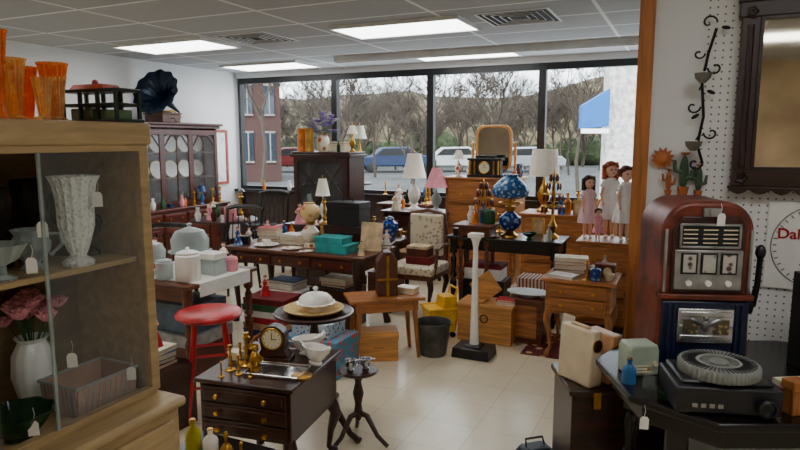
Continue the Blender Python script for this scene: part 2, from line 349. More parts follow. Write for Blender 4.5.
x,y=onc(-.285,-.25);q=T('flower_vase','white vase holding pink silk carnations inside the cabinet','flower vase',x,y,.75,.2)
P(q,'vase_body',Vs([(.035,0),(.045,.01),(.065,.1),(.06,.17),(.04,.21),(.05,.225)],.004,n=40,fl=12,am=.03),MLK)
CAR=mat('pink_carnation',(250,152,162),.8,s=60,v=.2)
for i in range(18):
    a=i*2.4;r=.02+.08*(i%3)/2;hx,hy,hz=r*math.cos(a)*.8,r*math.sin(a),.30+.07*rnd.random()-(i%3)*.015
    st=P(q,'flower_stem',Tu([(0,0,.02),(hx*.3,hy*.3,.2),(hx,hy,hz)],.002,5),GRN)
    P(st,'flower_head',[Lt([(0,-.018),(.01,-.016),(.022,0),(.028,.01),(.016,.01),(0,.004)],hx,hy,hz,24,12,.2),Lt([(.008,-.006),(.018,.01),(.02,.018),(.008,.016),(0,.02)],hx,hy,hz,24,9,.22)],CAR)
bw=mat('pinkish_pressed_glass',(222,182,160),.15,k='g',al=.5,c2=(190,150,130))
x,y=onc(-.13,-.17);q=T('pressed_glass_basket','square pinkish pressed glass basket inside the cabinet','basket',x,y,.75,RR)
P(q,'basket_body',[B(0,0,0,.15,.2,.006),B(-.08,0,0,.006,.22,.1,ry=-.12),B(.08,0,0,.006,.22,.1,ry=.12),B(0,-.108,0,.16,.006,.1,rx=.12),B(0,.108,0,.16,.006,.1,rx=-.12)],bw,.002);P(q,'basket_rim',[Tu([(-.087,-.115,.1),(.087,-.115,.1),(.087,.115,.1),(-.087,.115,.1),(-.087,-.115,.1)],.005)],CUT)
P(q,'basket_ribs',[B(.081,-.09+.02*i,.01,.008,.005,.085,ry=.12) for i in range(10)]+[B(-.07+.02*i,-.109,.01,.005,.008,.085,rx=.12) for i in range(8)],CUT)
x,y=onc(-.1,-.43);S('green_glass_bowl','dark green glass bowl with ruffled rim inside the cabinet','bowl',Vs([(.035,0),(.036,.012),(.05,.02),(.08,.06),(.095,.085)],.004,n=48,fl=8,am=.05),GGL,x,y,.75)
ZT=1.655
def amber(lx,ly,h,r,m,lab):
    x,y=onc(lx,ly);S('carnival_glass_vase',lab,'vase',Vs([(r*.75,0),(r*.78,.01),(r*.5,h*.1),(r*.6,h*.3),(r*.78,h*.7),(r*.95,h*.95),(r*1.05,h)],.003,n=96,fl=16,am=.06),m,x,y,ZT)
amber(-.12,-.40,.24,.035,AMB,'tall orange carnival glass vase on top of the maple cabinet')
amber(-.2,-.30,.18,.038,AMP,'pale amber pleated glass vase on top of the maple cabinet')
amber(-.27,-.37,.19,.035,AMB,'small orange glass tumbler vase on top of the maple cabinet')
amber(-.07,-.30,.12,.028,AMP,'short pale amber glass vase on top of the maple cabinet')
amber(-.12,-.22,.13,.028,AMP,'short pale gold glass tumbler on top of the maple cabinet')
amber(-.2,-.17,.18,.042,AMB,'flared orange pleated glass vase on top of the maple cabinet')
amber(-.29,-.2,.17,.036,AMB,'narrow orange glass vase on top of the maple cabinet')
x,y=onc(-.13,-.06);q=T('tiered_tray','dark green tiered wooden stand holding red-lidded dish on maple cabinet','tray',x,y,ZT,RR)
DG=mat('dark_green_wood',(28,44,34),.4)
for zz,ww in ((0,.27),(.05,.25),(.095,.25)): P(q,'tray_shelf',B(0,0,zz,ww,.1,.01),DG,.002)
for i in (-1,-.33,.33,1):
    for j in (-1,1): P(q,'post',B(i*.12,j*.044,0,.01,.01,.1),DG)
P(q,'green_dish',[B(-.05,0,.01,.1,.07,.035),B(.06,0,.01,.08,.07,.03)],mat('moss_green_glaze',(96,120,84),.3),.004)
P(q,'dish_lid',[B(-.02,0,.103,.16,.08,.018,t=.8),Sp(-.02,0,.128,.01)],mat('coral_red',(190,80,70),.4),.003)
# ---------------- red stool
RS=T('round_stool','round red painted wooden stool with splayed legs','stool',-1.11,3.5,0,.3)
P(RS,'seat',Lt([(0,0),(.17,0),(.185,.01),(.19,.022),(.182,.034),(.165,.04),(0,.036)],n=36),RED,loc=(0,0,.58))
for i in range(4):
    a=pi/4+i*pi/2;P(RS,'leg',Tu([(.11*math.cos(a),.11*math.sin(a),.585),(.15*math.cos(a),.15*math.sin(a),.3),(.2*math.cos(a),.2*math.sin(a),0)],[.016,.02,.014],10),RED)
for z,r in ((.2,.165),(.38,.14)):
    for i in range(4):
        a=pi/4+i*pi/2;b=a+pi/2;P(RS,'stretcher',Tu([(r*math.cos(a),r*math.sin(a),z),(r*math.cos(b),r*math.sin(b),z)],.009,8),RED)
# ---------------- small chest
CH=T('drawer_chest','low dark mahogany three-drawer chest on turned legs','chest of drawers',-.61,2.83,0,-math.radians(17))
P(CH,'chest_top',B(0,0,.53,.49,.54,.02),MAH,.006);P(CH,'chest_body',B(0,0,.29,.45,.5,.24),MAH,.004)
for i in range(3): drawer(CH,0,-.258,.3+i*.076,.42,.07,MAH,BRS,2)
for i in (-1,1):
    for j in (-1,1): cableg(CH,i*.2,j*.225,.3,.028)
zc=.55
tr=T('mirror_tray','rectangular glass vanity tray with silver rim on mahogany chest','tray',-.56,2.72,zc,-.25)
P(tr,'tray_plate',B(0,0,0,.26,.16,.006),SIL,.002);P(tr,'tray_rim',Tu([(-.13,-.08,.01),(.13,-.08,.01),(.13,.08,.01),(-.13,.08,.01),(-.13,-.08,.01)],.004),SIL)
FACE=mat('clock_face_ivory',(232,220,186),.5,v=.03)
ck=T('mantel_clock','small dark wooden mantel clock with round ivory dial','clock',-.60,2.86,zc,-.15,sc=1.08)
P(ck,'clock_case',[Pg([(-.07,0.025),(.07,.025),(.06,.05),(.052,.06),(.058,.11)]+[(.058*math.cos(a),.11+.058*math.sin(a)) for a in [pi*k/12 for k in range(13)]]+[(-.052,.06),(-.06,.05)],-.03,.03),B(0,0,0,.16,.08,.025)],MAH,.003)
P(ck,'clock_dial',Xf(Lt([(0,0),(.044,0),(.044,.003),(0,.004)],n=32),(0,-.03,.11),(pi/2,0,0)),FACE);P(ck,'clock_bezel',Tor(0,-.032,.11,.046,.004,32,8,'y'),BRS)
P(ck,'clock_hand',B(0,-.036,.11,.003,.001,.03),BLK);P(ck,'clock_hand',B(.01,-.036,.108,.025,.001,.003),BLK)
for k in range(12): P(ck,'hour_mark',B(.037*math.sin(k*pi/6),-.034,.109+.037*math.cos(k*pi/6),.003,.001,.005),BLK)
gb=T('gravy_boat','white china gravy boat on mahogany chest','gravy boat',-.46,2.96,zc,.5,sc=1.15)
P(gb,'boat_body',Xf(Vs([(.022,0),(.024,.008),(.018,.014),(.035,.035),(.04,.06),(.045,.075)],.003),sc=(1.5,.85,1)),WHT);P(gb,'handle',Tu([(-.055,0,.06),(-.09,0,.075),(-.09,0,.04),(-.05,0,.03)],.004),WHT);P(gb,'spout',Tu([(.04,0,.05),(.07,0,.07),(.085,0,.088)],[.018,.014,.008],10),WHT)
dup(gb,-.40,2.82,zc,-.7)
def candlestick(x,y,z,h,where,m=BRS):
    return S('candlestick','aged brass candlestick standing on '+where,'candlestick',Lt([(0,0),(h*.22,0),(h*.22,h*.04),(h*.1,h*.08),(h*.05,h*.14),(h*.09,h*.25),(h*.04,h*.35),(h*.07,h*.5),(h*.04,h*.65),(h*.05,h*.8),(h*.12,h*.86),(h*.07,h*.9),(h*.08,h),(0,h)],n=20),m,x,y,z)
for i,(x,y,h) in enumerate(((-.78,2.74,.12),(-.73,2.69,.09),(-.72,2.8,.16),(-.80,2.66,.07),(-.67,2.66,.06),(-.76,2.84,.1))): candlestick(x,y,zc,h,'the mahogany chest')
fg=T('brass_figurine','small brass seated figurine among candlesticks','figurine',-.67,2.75,zc,.2);P(fg,'figure',[Lt([(.03,0),(.03,.012),(.02,.02),(.028,.04),(.02,.07),(.01,.085)],n=16),Sp(0,0,.098,.014),Tu([(.015,0,.07),(.035,-.01,.05),(.02,-.025,.04)],.006)],BRS)
S('coaster','round black and brass coaster on mahogany chest','coaster',Lt([(0,0),(.045,0),(.047,.008),(.04,.01),(0,.008)],n=28),BRS,-.44,2.66,zc)
# low bench & bottles
q=T('low_bench','low dark wooden bench holding bottles','bench',-.71,2.32,0,RR);P(q,'bench_top',B(0,0,.355,.38,.2,.025),BLW,.004)
for i in (-1,1):
    for j in (-1,1): strleg(q,i*.16,j*.075,.356)
def bottle(x,y,z,h,m,lab,r=.03):
    e=T('bottle',lab,'bottle',x,y,z);P(e,'bottle_body',Lt([(0,0),(r,.0),(r,h*.5),(r*.9,h*.6),(r*.35,h*.75),(r*.35,h*.9),(r*.42,h*.9),(r*.42,h*.96),(0,h*.96)],n=20),m);P(e,'bottle_cap',Cy(0,0,h*.955,r*.36,r*.36,h*.05,12),BRS);return e
bottle(-.82,2.32,.38,.13,mat('yellow_green_glass',(200,190,40),.1,k='g',al=.5),'yellow-green glass bottle on low bench')
bottle(-.745,2.30,.38,.10,WHT,'small white china bottle on low bench')
S('brass_bell','brass hand bell on low bench','bell',Lt([(.032,0),(.03,.01),(.022,.035),(.014,.05),(.006,.055),(.006,.075),(.01,.085),(.006,.1),(0,.105)],n=24),BRS,-.675,2.27,.38)
S('brass_bell','small brass bell on low bench','bell',Lt([(.024,0),(.02,.02),(.012,.035),(.005,.04),(.005,.06),(.008,.07),(0,.078)],n=24),BRS,-.61,2.24,.38)
# pedestal table
pt=T('pedestal_table','round dark wood tilt-top pedestal table with tripod feet','table',-.48,3.36,0)
P(pt,'table_top',Lt([(0,0),(.2,0),(.222,.006),(.222,.02),(.21,.024),(.2,.018),(0,.018)],n=40),MAH,loc=(0,0,.635))
P(pt,'pedestal',Lt([(.0,.16),(.035,.16),(.045,.2),(.03,.26),(.05,.32),(.03,.36),(.022,.45),(.028,.52),(.02,.58),(.05,.63),(.05,.64),(0,.64)],n=20),MAH)
for a in (-.75,-.75+2.09,-.75-2.09):
    c,s=math.cos(a),math.sin(a);P(pt,'leg',Tu([(.02*c,.02*s,.2),(.1*c,.1*s,.21),(.2*c,.2*s,.11),(.29*c,.29*s,.03),(.36*c,.36*s,.016)],[.026,.024,.02,.016,.018],10),MAH)
S('woven_tray','round woven straw tray on pedestal table','tray',Lt([(0,0),(.13,0),(.165,.02),(.168,.026),(.16,.026),(.13,.008),(0,.008)],n=40),STR,-.48,3.36,.653)
cd=T('covered_dish','white scalloped covered china dish with knobbed lid on straw tray','dish',-.47,3.37,.661)
P(cd,'dish_base',Lt([(0,0),(.05,0),(.05,.008),(.085,.03),(.11,.045),(.1,.048),(0,.046)],n=48,fl=12,am=.04),WHT);P(cd,'dish_lid',Lt([(.095,.045),(.09,.07),(.065,.09),(.03,.1),(.01,.104),(.008,.112),(.016,.122),(.012,.132),(0,.135)],n=48,fl=12,am=.03),WHT)
ws=T('pedestal_stand','small dark pedestal stand with curved legs beside mahogany chest','stand',-.22,3.12,0)
P(ws,'stand_top',Lt([(0,0),(.1,0),(.108,.006),(.1,.014),(0,.012)],n=32),MAH,loc=(0,0,.395));P(ws,'stand_column',Lt([(.012,.13),(.026,.16),(.018,.22),(.03,.28),(.016,.34),(.035,.395)],n=16),MAH)
for a in (-.4,1.7,3.8):
    c,s=math.cos(a),math.sin(a);P(ws,'leg',Tu([(.008*c,.008*s,.17),(.05*c,.05*s,.16),(.11*c,.11*s,.06),(.17*c,.17*s,.012)],[.016,.015,.012,.012],10),MAH)
for x,y in ((-.26,3.11),(-.18,3.13)):
    q=T('silver_creamer','small silver plated creamer on dark pedestal stand','creamer',x,y,.407,.4,'silver creamers');P(q,'creamer_body',Vs([(.018,0),(.02,.005),(.012,.012),(.03,.03),(.026,.05),(.03,.058)],.002),SIL);P(q,'handle',Tu([(.026,0,.05),(.05,0,.05),(.045,0,.025),(.028,0,.025)],.003),SIL)
# ---------------- desk
DK=T('writing_desk','dark walnut writing desk with carved cabriole legs','desk',-.79,5.36,0,RR)
P(DK,'desk_top',B(0,0,.65,1.38,.62,.03),WAL,.008);P(DK,'desk_apron',[B(0,-.26,.54,1.24,.02,.11),B(0,.26,.54,1.24,.02,.11),B(-.62,0,.54,.02,.5,.11),B(.62,0,.54,.02,.5,.11)],RMH,.003)
for i in (-1,0,1): drawer(DK,i*.4,-.275,.55,.36,.085,RMH)
for i in (-1,1):
    for j in (-1,1): cableg(DK,i*.61,j*.25,.66,.042,MAHV)
def on(e,lx,ly):
    a=e.rotation_euler[2];return (e.location[0]+lx*math.cos(a)-ly*math.sin(a), e.location[1]+lx*math.sin(a)+ly*math.cos(a))
def book(x,y,z,w,d,h,m,rz,lab='hardcover book',grp=None):
    e=T('book',lab,'book',x,y,z,rz,grp);P(e,'book_cover',[B(0,0,0,w,d,.003),B(0,0,h-.003,w,d,.003),B(-w/2+.002,0,0,.004,d,h)],m);P(e,'book_pages',B(.003,0,.003,w-.012,d-.01,h-.006),PAG);return z+h
cols=[mat('book_cloth_%s'%n,c,.7) for n,c in (('maroon',(110,30,32)),('tan',(190,154,104)),('blue',(40,64,112)),('green',(44,80,56)),('cream',(226,216,192)),('black',(28,26,28)),('orange',(204,106,44)),('white',(238,234,226)),('red',(180,30,34)))]
def stack(x,y,z,ids,w,d,rz,where):
    for i in ids:
        h=rnd.uniform(.018,.035);z=book(x+rnd.uniform(-.006,.006),y,z,w*rnd.uniform(.9,1),d*rnd.uniform(.9,1),h,cols[i],rz+rnd.uniform(-.12,.12),cols[i].name.split('_')[-1]+' cloth hardcover book stacked on '+where,'books stacked on '+where)
    return z
def boxc(name,lab,cat,x,y,z,w,d,h,m,rz=RR,lid=True,m2=None):
    e=T(name,lab,cat,x,y,z,rz);P(e,'box_body',B(0,0,0,w,d,h*(.72 if lid else 1)),m,.003)
    if lid:P(e,'box_lid',B(0,0,h*.72,w+.008,d+.008,h*.28),m2 or m,.004)
    return e
x,y=on(DK,.36,-.14);boxc('jewelry_box','turquoise leatherette jewelry box on desk','box',x,y,.68,.3,.2,.075,TRQ);boxc('jewelry_box','smaller turquoise leatherette box stacked on another','box',x-.03,y+.01,.755,.26,.17,.055,TRQ)
x,y=on(DK,.3,.16);q=boxc('dark_case','brown wooden lap case on desk','case',x,y,.68,.36,.24,.19,MAH);
q=boxc('black_case','black hard carrying case with handle','case',x,y,.87,.32,.2,.2,BLK);P(q,'handle',Tu([(-.05,0,.2),(-.045,0,.225),(.045,0,.225),(.05,0,.2)],.006),BLK)
def lamp(lab,x,y,z,h,rt,rb,sh,bm,sm,br=.06,cat='table lamp'):
    e=T('table_lamp',lab,cat,x,y,z);b=h-sh
    P(e,'lamp_base',Lt([(0,0),(br,0),(br,b*.05),(br*.6,b*.1),(br*.3,b*.18),(br*.8,b*.35),(br*.95,b*.5),(br*.6,b*.68),(br*.22,b*.8),(br*.25,b*.86),(br*.12,b*.9),(br*.12,b*1.03),(0,b*1.03)],n=24),bm)
    P(e,'lamp_shade',Lt([(rb,b),(rb*.97,b+.004),(rt,h-.004),(rt,h),(rt-.004,h),(rb-.006,b+.003),(rb,b)],n=36,fl=18,am=.015),sm)
    P(e,'finial',[Cy(0,0,b,.004,.004,sh+.02,8),Sp(0,0,h+.025,.009)],BRS);return e
FLR=mat('floral_china',(240,228,206),.2,k='v',s=16,c2=(190,96,60))
def parlor(lab,x,y,z,fm,sm,s=1):
    q=T('parlor_lamp',lab,'oil lamp',x,y,z,sc=s)
    P(q,'lamp_base',Lt([(0,0),(.06,0),(.055,.02),(.03,.035),(.075,.08),(.08,.13),(.05,.17),(.025,.19),(.03,.2),(0,.2)],n=28),fm);P(q,'lamp_collar',Cy(0,0,.195,.035,.04,.03,20),BRS);P(q,'lamp_shade',Lt([(.035,.22),(.075,.25),(.09,.3),(.075,.35),(.04,.375),(.045,.385)],n=28),sm);P(q,'lamp_chimney',Vs([(.022,.37),(.022,.46)],.002,n=16),CLR);return q
x,y=on(DK,.02,-.02);parlor('floral china parlor oil lamp with globe shade on desk',x,y,.68,FLR,mat('amber_painted_globe',(232,196,136),.2,k='v',s=14,c2=(200,110,44)))
stack(*on(DK,-.22,.08),.68,[4,1,7],.22,.16,RR,'the desk');stack(*on(DK,-.5,.1),.68,[1,0,4,1,8],.2,.15,RR+.3,'the desk')
def saucer(x,y,z,r,m=WHT,lab='white china plate',n='plate',g=None): return S(n,lab,'plate',Lt([(0,.0),(r*.5,0),(r*.6,.003),(r*.95,r*.14),(r,r*.15),(r*.95,r*.17),(r*.6,.008),(0,.006)],n=36),m,x,y,z,group=g)
x,y=on(DK,-.35,-.15);saucer(x,y,.68,.11,lab='white china plate on the desk');S('teacup','white teacup on a plate on the desk','cup',Vs([(.02,0),(.022,.006),(.035,.03),(.04,.05)],.002),WHT,x,y,.684)
x,y=on(DK,-.05,-.2);saucer(x,y,.68,.09,FLR,'floral china plate on desk')
def figurine(x,y,z,h,m,m2,lab):
    e=T('figurine',lab,'figurine',x,y,z);P(e,'gown',Lt([(0,0),(h*.26,0),(h*.22,h*.15),(h*.1,h*.5),(h*.13,h*.68),(h*.06,h*.76),(h*.03,h*.8),(0,h*.8)],n=24,fl=6,am=.06),m);P(e,'head',Sp(0,0,h*.88,h*.085),m2)
    for s in (1,-1): P(e,'arm',Tu([(s*h*.1,0,h*.7),(s*h*.2,-h*.08,h*.55),(s*h*.08,-h*.15,h*.52)],h*.035,6),m2)
    P(e,'hair',Sp(0,h*.02,h*.92,h*.09,h*.09,h*.07),LTH);return e
for lx,ly,h,m,l in ((-.62,-.05,.14,WHT,'white porcelain lady figurine on desk'),(-.6,.2,.18,PNK,'pink porcelain lady figurine on desk'),(-.1,.2,.2,GRN,'green gowned porcelain figurine on desk'),(.62,-.2,.12,BEI,'beige porcelain figurine on desk')):
    x,y=on(DK,lx,ly);figurine(x,y,.68,h,m,SKN,l)
x,y=on(DK,.6,.02);q=T('picture_frame','tan mat picture card leaning upright on desk','picture',x,y,.68,RR);P(q,'picture_card',B(0,0,0,.2,.01,.24,rx=-.15),BEI);P(q,'easel_back',B(0,.05,0,.03,.01,.2,rx=.3),BEI)
x,y=on(DK,-.25,0);boxc('storage_box','red and white cardboard storage box under desk','box',x,y,0,.42,.32,.28,REDD,m2=PAP)
stack(x,y,.28,[8,7,2],.3,.22,RR,'the red storage box')
x,y=on(DK,.25,.05);boxc('wooden_crate','dark wooden crate under desk','crate',x,y,0,.4,.3,.34,MAH,lid=False);stack(x,y,.34,[5,8,4],.28,.2,RR,'the dark crate')
x,y=-1.0,4.72;z=0
for i,(m,n) in enumerate(((PAP,'white'),(RED,'red'),(cols[2],'blue'),(cols[1],'tan'),(RED,'red'),(PAP,'white'),(GRN,'green'),(REDD,'dark red'))): 
    boxc('game_box',n+' cardboard board game box stacked near the desk','box',x+rnd.uniform(-.01,.01),y,z,.36,.26,.05,m,RR+rnd.uniform(-.08,.08));z+=.05
figurine(-1.05,4.72,z,.16,RED,SKN,'red gowned figurine on stacked game boxes')
PAT=mat('blue_floral_tin',(70,140,170),.5,k='v',s=24,c2=(214,74,64));boxc('patterned_box','blue and red floral patterned hat box','box',-.55,4.2,0,.42,.3,.26,PAT)
boxc('patterned_box','small patterned gift box stacked on hat box','box',-.57,4.21,.26,.3,.22,.1,mat('blue_white_print',(190,208,220),.5,k='v',s=40,c2=(40,80,140)))
WK=mat('brown_wicker',(150,104,58),.85,k='v',s=50,c2=(96,60,30))
q=T('wicker_basket','round brown wicker basket with arched handle on the floor','basket',-.88,4.0,0,.4);P(q,'basket_body',Vs([(.11,0),(.13,.02),(.15,.12),(.145,.19)],.008,n=48,fl=24,am=.02),WK);P(q,'basket_handle',Tu([(.14*math.cos(a),0,.18+.16*math.sin(a)) for a in [pi*k/10 for k in range(11)]],.009),WK)
for k,(dx,dy) in enumerate(((0,.04),(.05,-.04),(-.05,-.03))): S('yarn_ball',('red','cream','blue')[k]+' yarn ball in wicker basket','yarn',Sp(0,0,.06,.06),(REDD,CRM,cols[2])[k],-.88+dx,4.0+dy,.06+.01*k)
# ---------------- left table
wt=T('cloth_topped_table','small oak table with a short white cloth runner','table',-1.5,4.25,0,RR)
P(wt,'table_top',B(0,0,.66,.7,.7,.025),WAL,.004);CLO=mat('white_tablecloth',(228,224,216),.9,v=.03)
P(wt,'tablecloth',[B(0,0,.685,.72,.5,.006),B(-.36,0,.6,.005,.5,.09),B(.36,0,.6,.005,.5,.09)],CLO,.002)
for i in (-1,1):
    for j in (-1,1): turned(wt,i*.3,j*.3,.66,.03,WAL)
P(wt,'table_apron',[B(0,-.3,.57,.6,.02,.09),B(0,.3,.57,.6,.02,.09)],WAL)
def jar(x,y,z,r,h,m,lab):
    e=T('canister',lab,'canister',x,y,z);P(e,'jar_body',Lt([(0,0),(r*.9,0),(r,h*.05),(r,h*.75),(r*.85,h*.8),(0,h*.8)],n=32),m);P(e,'jar_lid',Lt([(r*.9,h*.8),(r*.92,h*.84),(r*.5,h*.9),(r*.1,h*.92),(r*.18,h*.96),(r*.1,h),(0,h)],n=32),m);return e
def dome(x,y,z,s,lab):
    q=T('cake_dome',lab,'cake stand',x,y,z,sc=s)
    P(q,'stand',Lt([(0,0),(.07,0),(.03,.02),(.02,.08),(.05,.1),(.15,.105),(.155,.115),(0,.11)],n=36),CUT);P(q,'dome',Lt([(.13,.115),(.135,.2),(.1,.26),(.03,.285),(.01,.29),(.02,.31),(0,.32)],n=36),CUT);return q
WT='the cloth-topped table'
x,y=on(wt,.22,-.2);jar(x,y,.691,.08,.22,WHT,'white ceramic lidded canister on '+WT)
x,y=on(wt,.05,-.24);jar(x,y,.691,.055,.15,CUT,'clear glass lidded canister on '+WT)
x,y=on(wt,.22,.02);boxc('clear_container','clear plastic lidded container on '+WT,'container',x,y,.691,.16,.12,.15,CUT,m2=WHT)
x,y=on(wt,-.16,-.16);dome(x,y,.691,.8,'clear glass cake dome on pedestal plate');x,y=on(wt,-.1,.16);dome(x,y,.691,1,'tall clear glass cake dome on pedestal plate')
x,y=on(wt,-.3,.02);figurine(x,y,.691,.22,RED,SKN,'red gowned figurine on '+WT);x,y=on(wt,.12,.26);figurine(x,y,.691,.18,WHT,SKN,'white gowned figurine on '+WT)
x,y=on(wt,0,0);boxc('storage_box','dark cardboard box under the cloth-topped table','box',x,y,0,.45,.4,.3,LTH,m2=mat('pale_grey_lid',(150,150,150),.6));boxc('storage_box','blue lidded plastic box stacked under the table','box',x,y,.3,.4,.34,.2,mat('dull_blue_plastic',(70,88,106),.4))
boxc('storage_box','dark brown lidded cardboard box on the floor','box',-1.38,3.32,0,.34,.3,.36,MAH);z=stack(-1.38,3.32,.36,[0,5,2,4],.22,.18,RR,'the dark brown box');figurine(-1.38,3.32,z,.24,RED,SKN,'red gowned figurine standing on stacked books')
# ---------------- hutch
hx,hy=rm(.26,1.62);HU=T('china_hutch','reddish mahogany china hutch with glass doors over buffet','hutch',hx,hy,0,math.radians(65))
P(HU,'buffet_body',B(0,0,.08,1.6,.44,.64),RMH,.005);P(HU,'buffet_top',B(0,0,.72,1.66,.48,.03),RMH,.008)
for i in (-1,1):
    for j in (-1,1): P(HU,'leg',B(i*.75,j*.17,0,.06,.06,.09),RMH)
for i in range(4):
    drawer(HU,-.6+i*.4,-.225,.56,.36,.13,RMH)
    d=P(HU,'cupboard_door',[B(0,0,0,.36,.02,.42),B(0,-.01,.04,.28,.008,.34)],RMH,.004,loc=(-.6+i*.4,-.225,.12));P(d,'door_knob',Sp(.14,-.022,.22,.012),BRS)
P(HU,'hutch_back',B(0,.2,.75,1.5,.02,1.0),MAH);P(HU,'hutch_side',B(-.75,.05,.75,.025,.3,1.0),RMH);P(HU,'hutch_side',B(.75,.05,.75,.025,.3,1.0),RMH)
P(HU,'crown',[B(0,.03,1.75,1.58,.34,.04),B(0,.02,1.79,1.64,.38,.03)],RMH,.008);P(HU,'shelf',B(0,.05,1.1,1.48,.26,.015),RMH);P(HU,'shelf',B(0,.05,1.43,1.48,.26,.015),RMH)
for i in range(3):
    xx=-.49+i*.49;d=P(HU,'glass_door_frame',[B(-.225,0,0,.04,.02,.96),B(.225,0,0,.04,.02,.96),B(0,0,0,.42,.02,.05),B(0,0,.9,.42,.02,.06)]+[Tu([(-.2,0,.75),(-.1,0,.88),(0,0,.9),(.1,0,.88),(.2,0,.75)],.01,6),Tu([(0,0,.05),(0,0,.9)],.008,6)],RMH,loc=(xx,-.105,.77));P(d,'door_pane',B(0,.004,.05,.42,.004,.85),SHOW)
pl=None
for z in (1.115,1.445):
    for i in range(6):
        x,y=on(HU,-.6+i*.24,.14)
        if pl is None:
            pl=T('plate','white china plate standing inside hutch','plate',x,y,z,math.radians(65),'china plates in the hutch');P(pl,'plate_disc',Xf(Lt([(0,.0),(.06,0),(.075,.004),(.11,.014),(.112,.018),(.07,.01),(0,.008)],n=32),(0,0,.108),(pi/2-.15,0,0)),WHT);P(pl,'plate_rim',Xf(Tor(0,0,.016,.112,.003,32,6),(0,0,.108),(pi/2-.15,0,0)),GLD)
        else: dup(pl,x,y,z)
for i in range(4):
    x,y=on(HU,-.55+i*.36,.03);S('glass_vase','clear pressed glass vase inside hutch','vase',Vs([(.03,0),(.04,.05),(.03,.12),(.05,.18)],.004),CUT,x,y,.75,group='glass vases in the hutch')
x,y=on(HU,.35,-.17);lamp('small blue glass lamp on buffet',x,y,.75,.25,.03,.05,.08,BGL,BLU,.03)
x,y=on(HU,-.1,0);gr=T('gramophone','antique gramophone with blue-black fluted horn on top of hutch','gramophone',x,y,1.82,math.radians(65))
P(gr,'gramophone_case',[B(0,0,0,.3,.3,.1),B(0,0,.1,.33,.33,.02)],WAL,.005);P(gr,'turntable',Cy(0,0,.12,.12,.12,.015,32),BLK)
hq=Vector((-.76,-.16,.36)).to_track_quat('Z','Y').to_euler()
P(gr,'horn',Xf(Lt([(.014,0),(.025,.12),(.045,.25),(.08,.38),(.16,.48),(.3,.54),(.298,.545),(.156,.488),(.07,.38),(.025,.18),(.01,0)],n=72,fl=12,am=.04),(.3,.02,.14),tuple(hq)),mat('blue_black_horn_enamel',(14,30,50),.25,.5))
P(gr,'tonearm',Tu([(.3,.02,.14),(.33,.02,.08),(.18,.0,.15),(0,0,.14)],.013),BRS);P(gr,'crank',Tu([(0,-.15,.05),(0,-.2,.05),(0,-.2,.01),(0,-.24,.01)],.006),IRN)
x,y=rm(.02,.5);q=T('wall_picture','white sampler picture in a thin red wooden frame on the wall','picture',x,y,.95,math.radians(65));P(q,'picture_frame',[B(0,0,0,.5,.03,.04),B(0,0,.76,.5,.03,.04),B(-.23,0,.04,.04,.03,.72),B(.23,0,.04,.04,.03,.72)],mat('red_brown_frame',(150,60,40),.4));P(q,'picture_sheet',B(0,.005,.03,.44,.01,.74),mat('pale_picture',(240,240,236),.7,k='v',s=9,c2=(210,214,210)))
# ---------------- curio cabinet
CU=T('curio_cabinet','dark mahogany cabinet with lattice glass door','cabinet',-.78,6.8,0,RR)
P(CU,'cabinet_body',[B(0,.16,.1,.7,.02,1.32),B(-.34,0,.1,.02,.32,1.32),B(.34,0,.1,.02,.32,1.32),B(0,0,.1,.68,.32,.5),B(0,0,.85,.68,.3,.015),B(0,0,1.12,.68,.3,.015)],MAHV,.003)
P(CU,'crown',[B(0,0,1.42,.76,.38,.03),B(0,0,1.45,.72,.36,.025)],MAH,.006);P(CU,'plinth',B(0,0,0,.74,.36,.1),MAH,.005)
d=P(CU,'glass_door_frame',[B(-.31,-.17,.6,.05,.02,.82),B(.31,-.17,.6,.05,.02,.82),B(0,-.17,.6,.57,.02,.05),B(0,-.17,1.37,.57,.02,.05)]+[Tu(p,.007,6) for p in ([(-.28,-.17,.65),(.28,-.17,1.37)],[(.28,-.17,.65),(-.28,-.17,1.37)],[(-.28,-.17,1.01),(0,-.17,1.37),(.28,-.17,1.01),(0,-.17,.65),(-.28,-.17,1.01)])],MAH)
P(d,'door_pane',B(0,-.165,.65,.57,.003,.72),SHOW)
for i,m in enumerate((mat('solid_amber_glass',(214,120,44),.15,v=.2),GLD)):
    x,y=on(CU,-.29+i*.1,-.08);S('gilt_vase','tall amber and gilt cylinder vase on dark cabinet','vase',Vs([(.045,0),(.047,.01),(.044,.02),(.044,.24),(.048,.25)],.004,n=40,fl=10,am=.05),m,x,y,1.475,group='amber vases on the dark cabinet')
x,y=on(CU,-.1,.06);q=T('flower_vase','vase of purple and white dried flowers on dark cabinet','flower vase',x,y,1.475,sc=1.3)
P(q,'vase_body',Vs([(.04,0),(.055,.05),(.05,.1),(.03,.14),(.04,.155)],.004),FLR);PUR=mat('purple_petals',(140,116,178),.8,s=50);PW=mat('pale_petals',(226,220,226),.8,s=50)
for i in range(34):
    a=i*2.4;r=.03+.13*(i%4)/3;hx,hy,hz=r*math.cos(a),r*math.sin(a)*.7,.18+.14*rnd.random()-(i%4)*.015
    st=P(q,'flower_stem',Tu([(0,0,.03),(hx*.3,hy*.3,.13),(hx,hy,hz)],.002,4),GRN);P(st,'flower_head',[Lt([(0,-.012),(.016,0),(.024,.01),(.012,.014),(0,.004)],hx,hy,hz,20,5,.25)],PUR if i%3 else PW)
stack(*on(CU,.13,.03),1.475,[7,4,7,1,5],.2,.16,RR,'the dark cabinet')
x,y=on(CU,.3,0);lamp('small brass lamp with white shade on dark cabinet',x,y,1.475,.28,.03,.06,.09,BRS,SHD,.035)
bottle(*on(CU,.2,-.12),1.475,.12,GGL,'small green glass bottle on dark cabinet',.02)
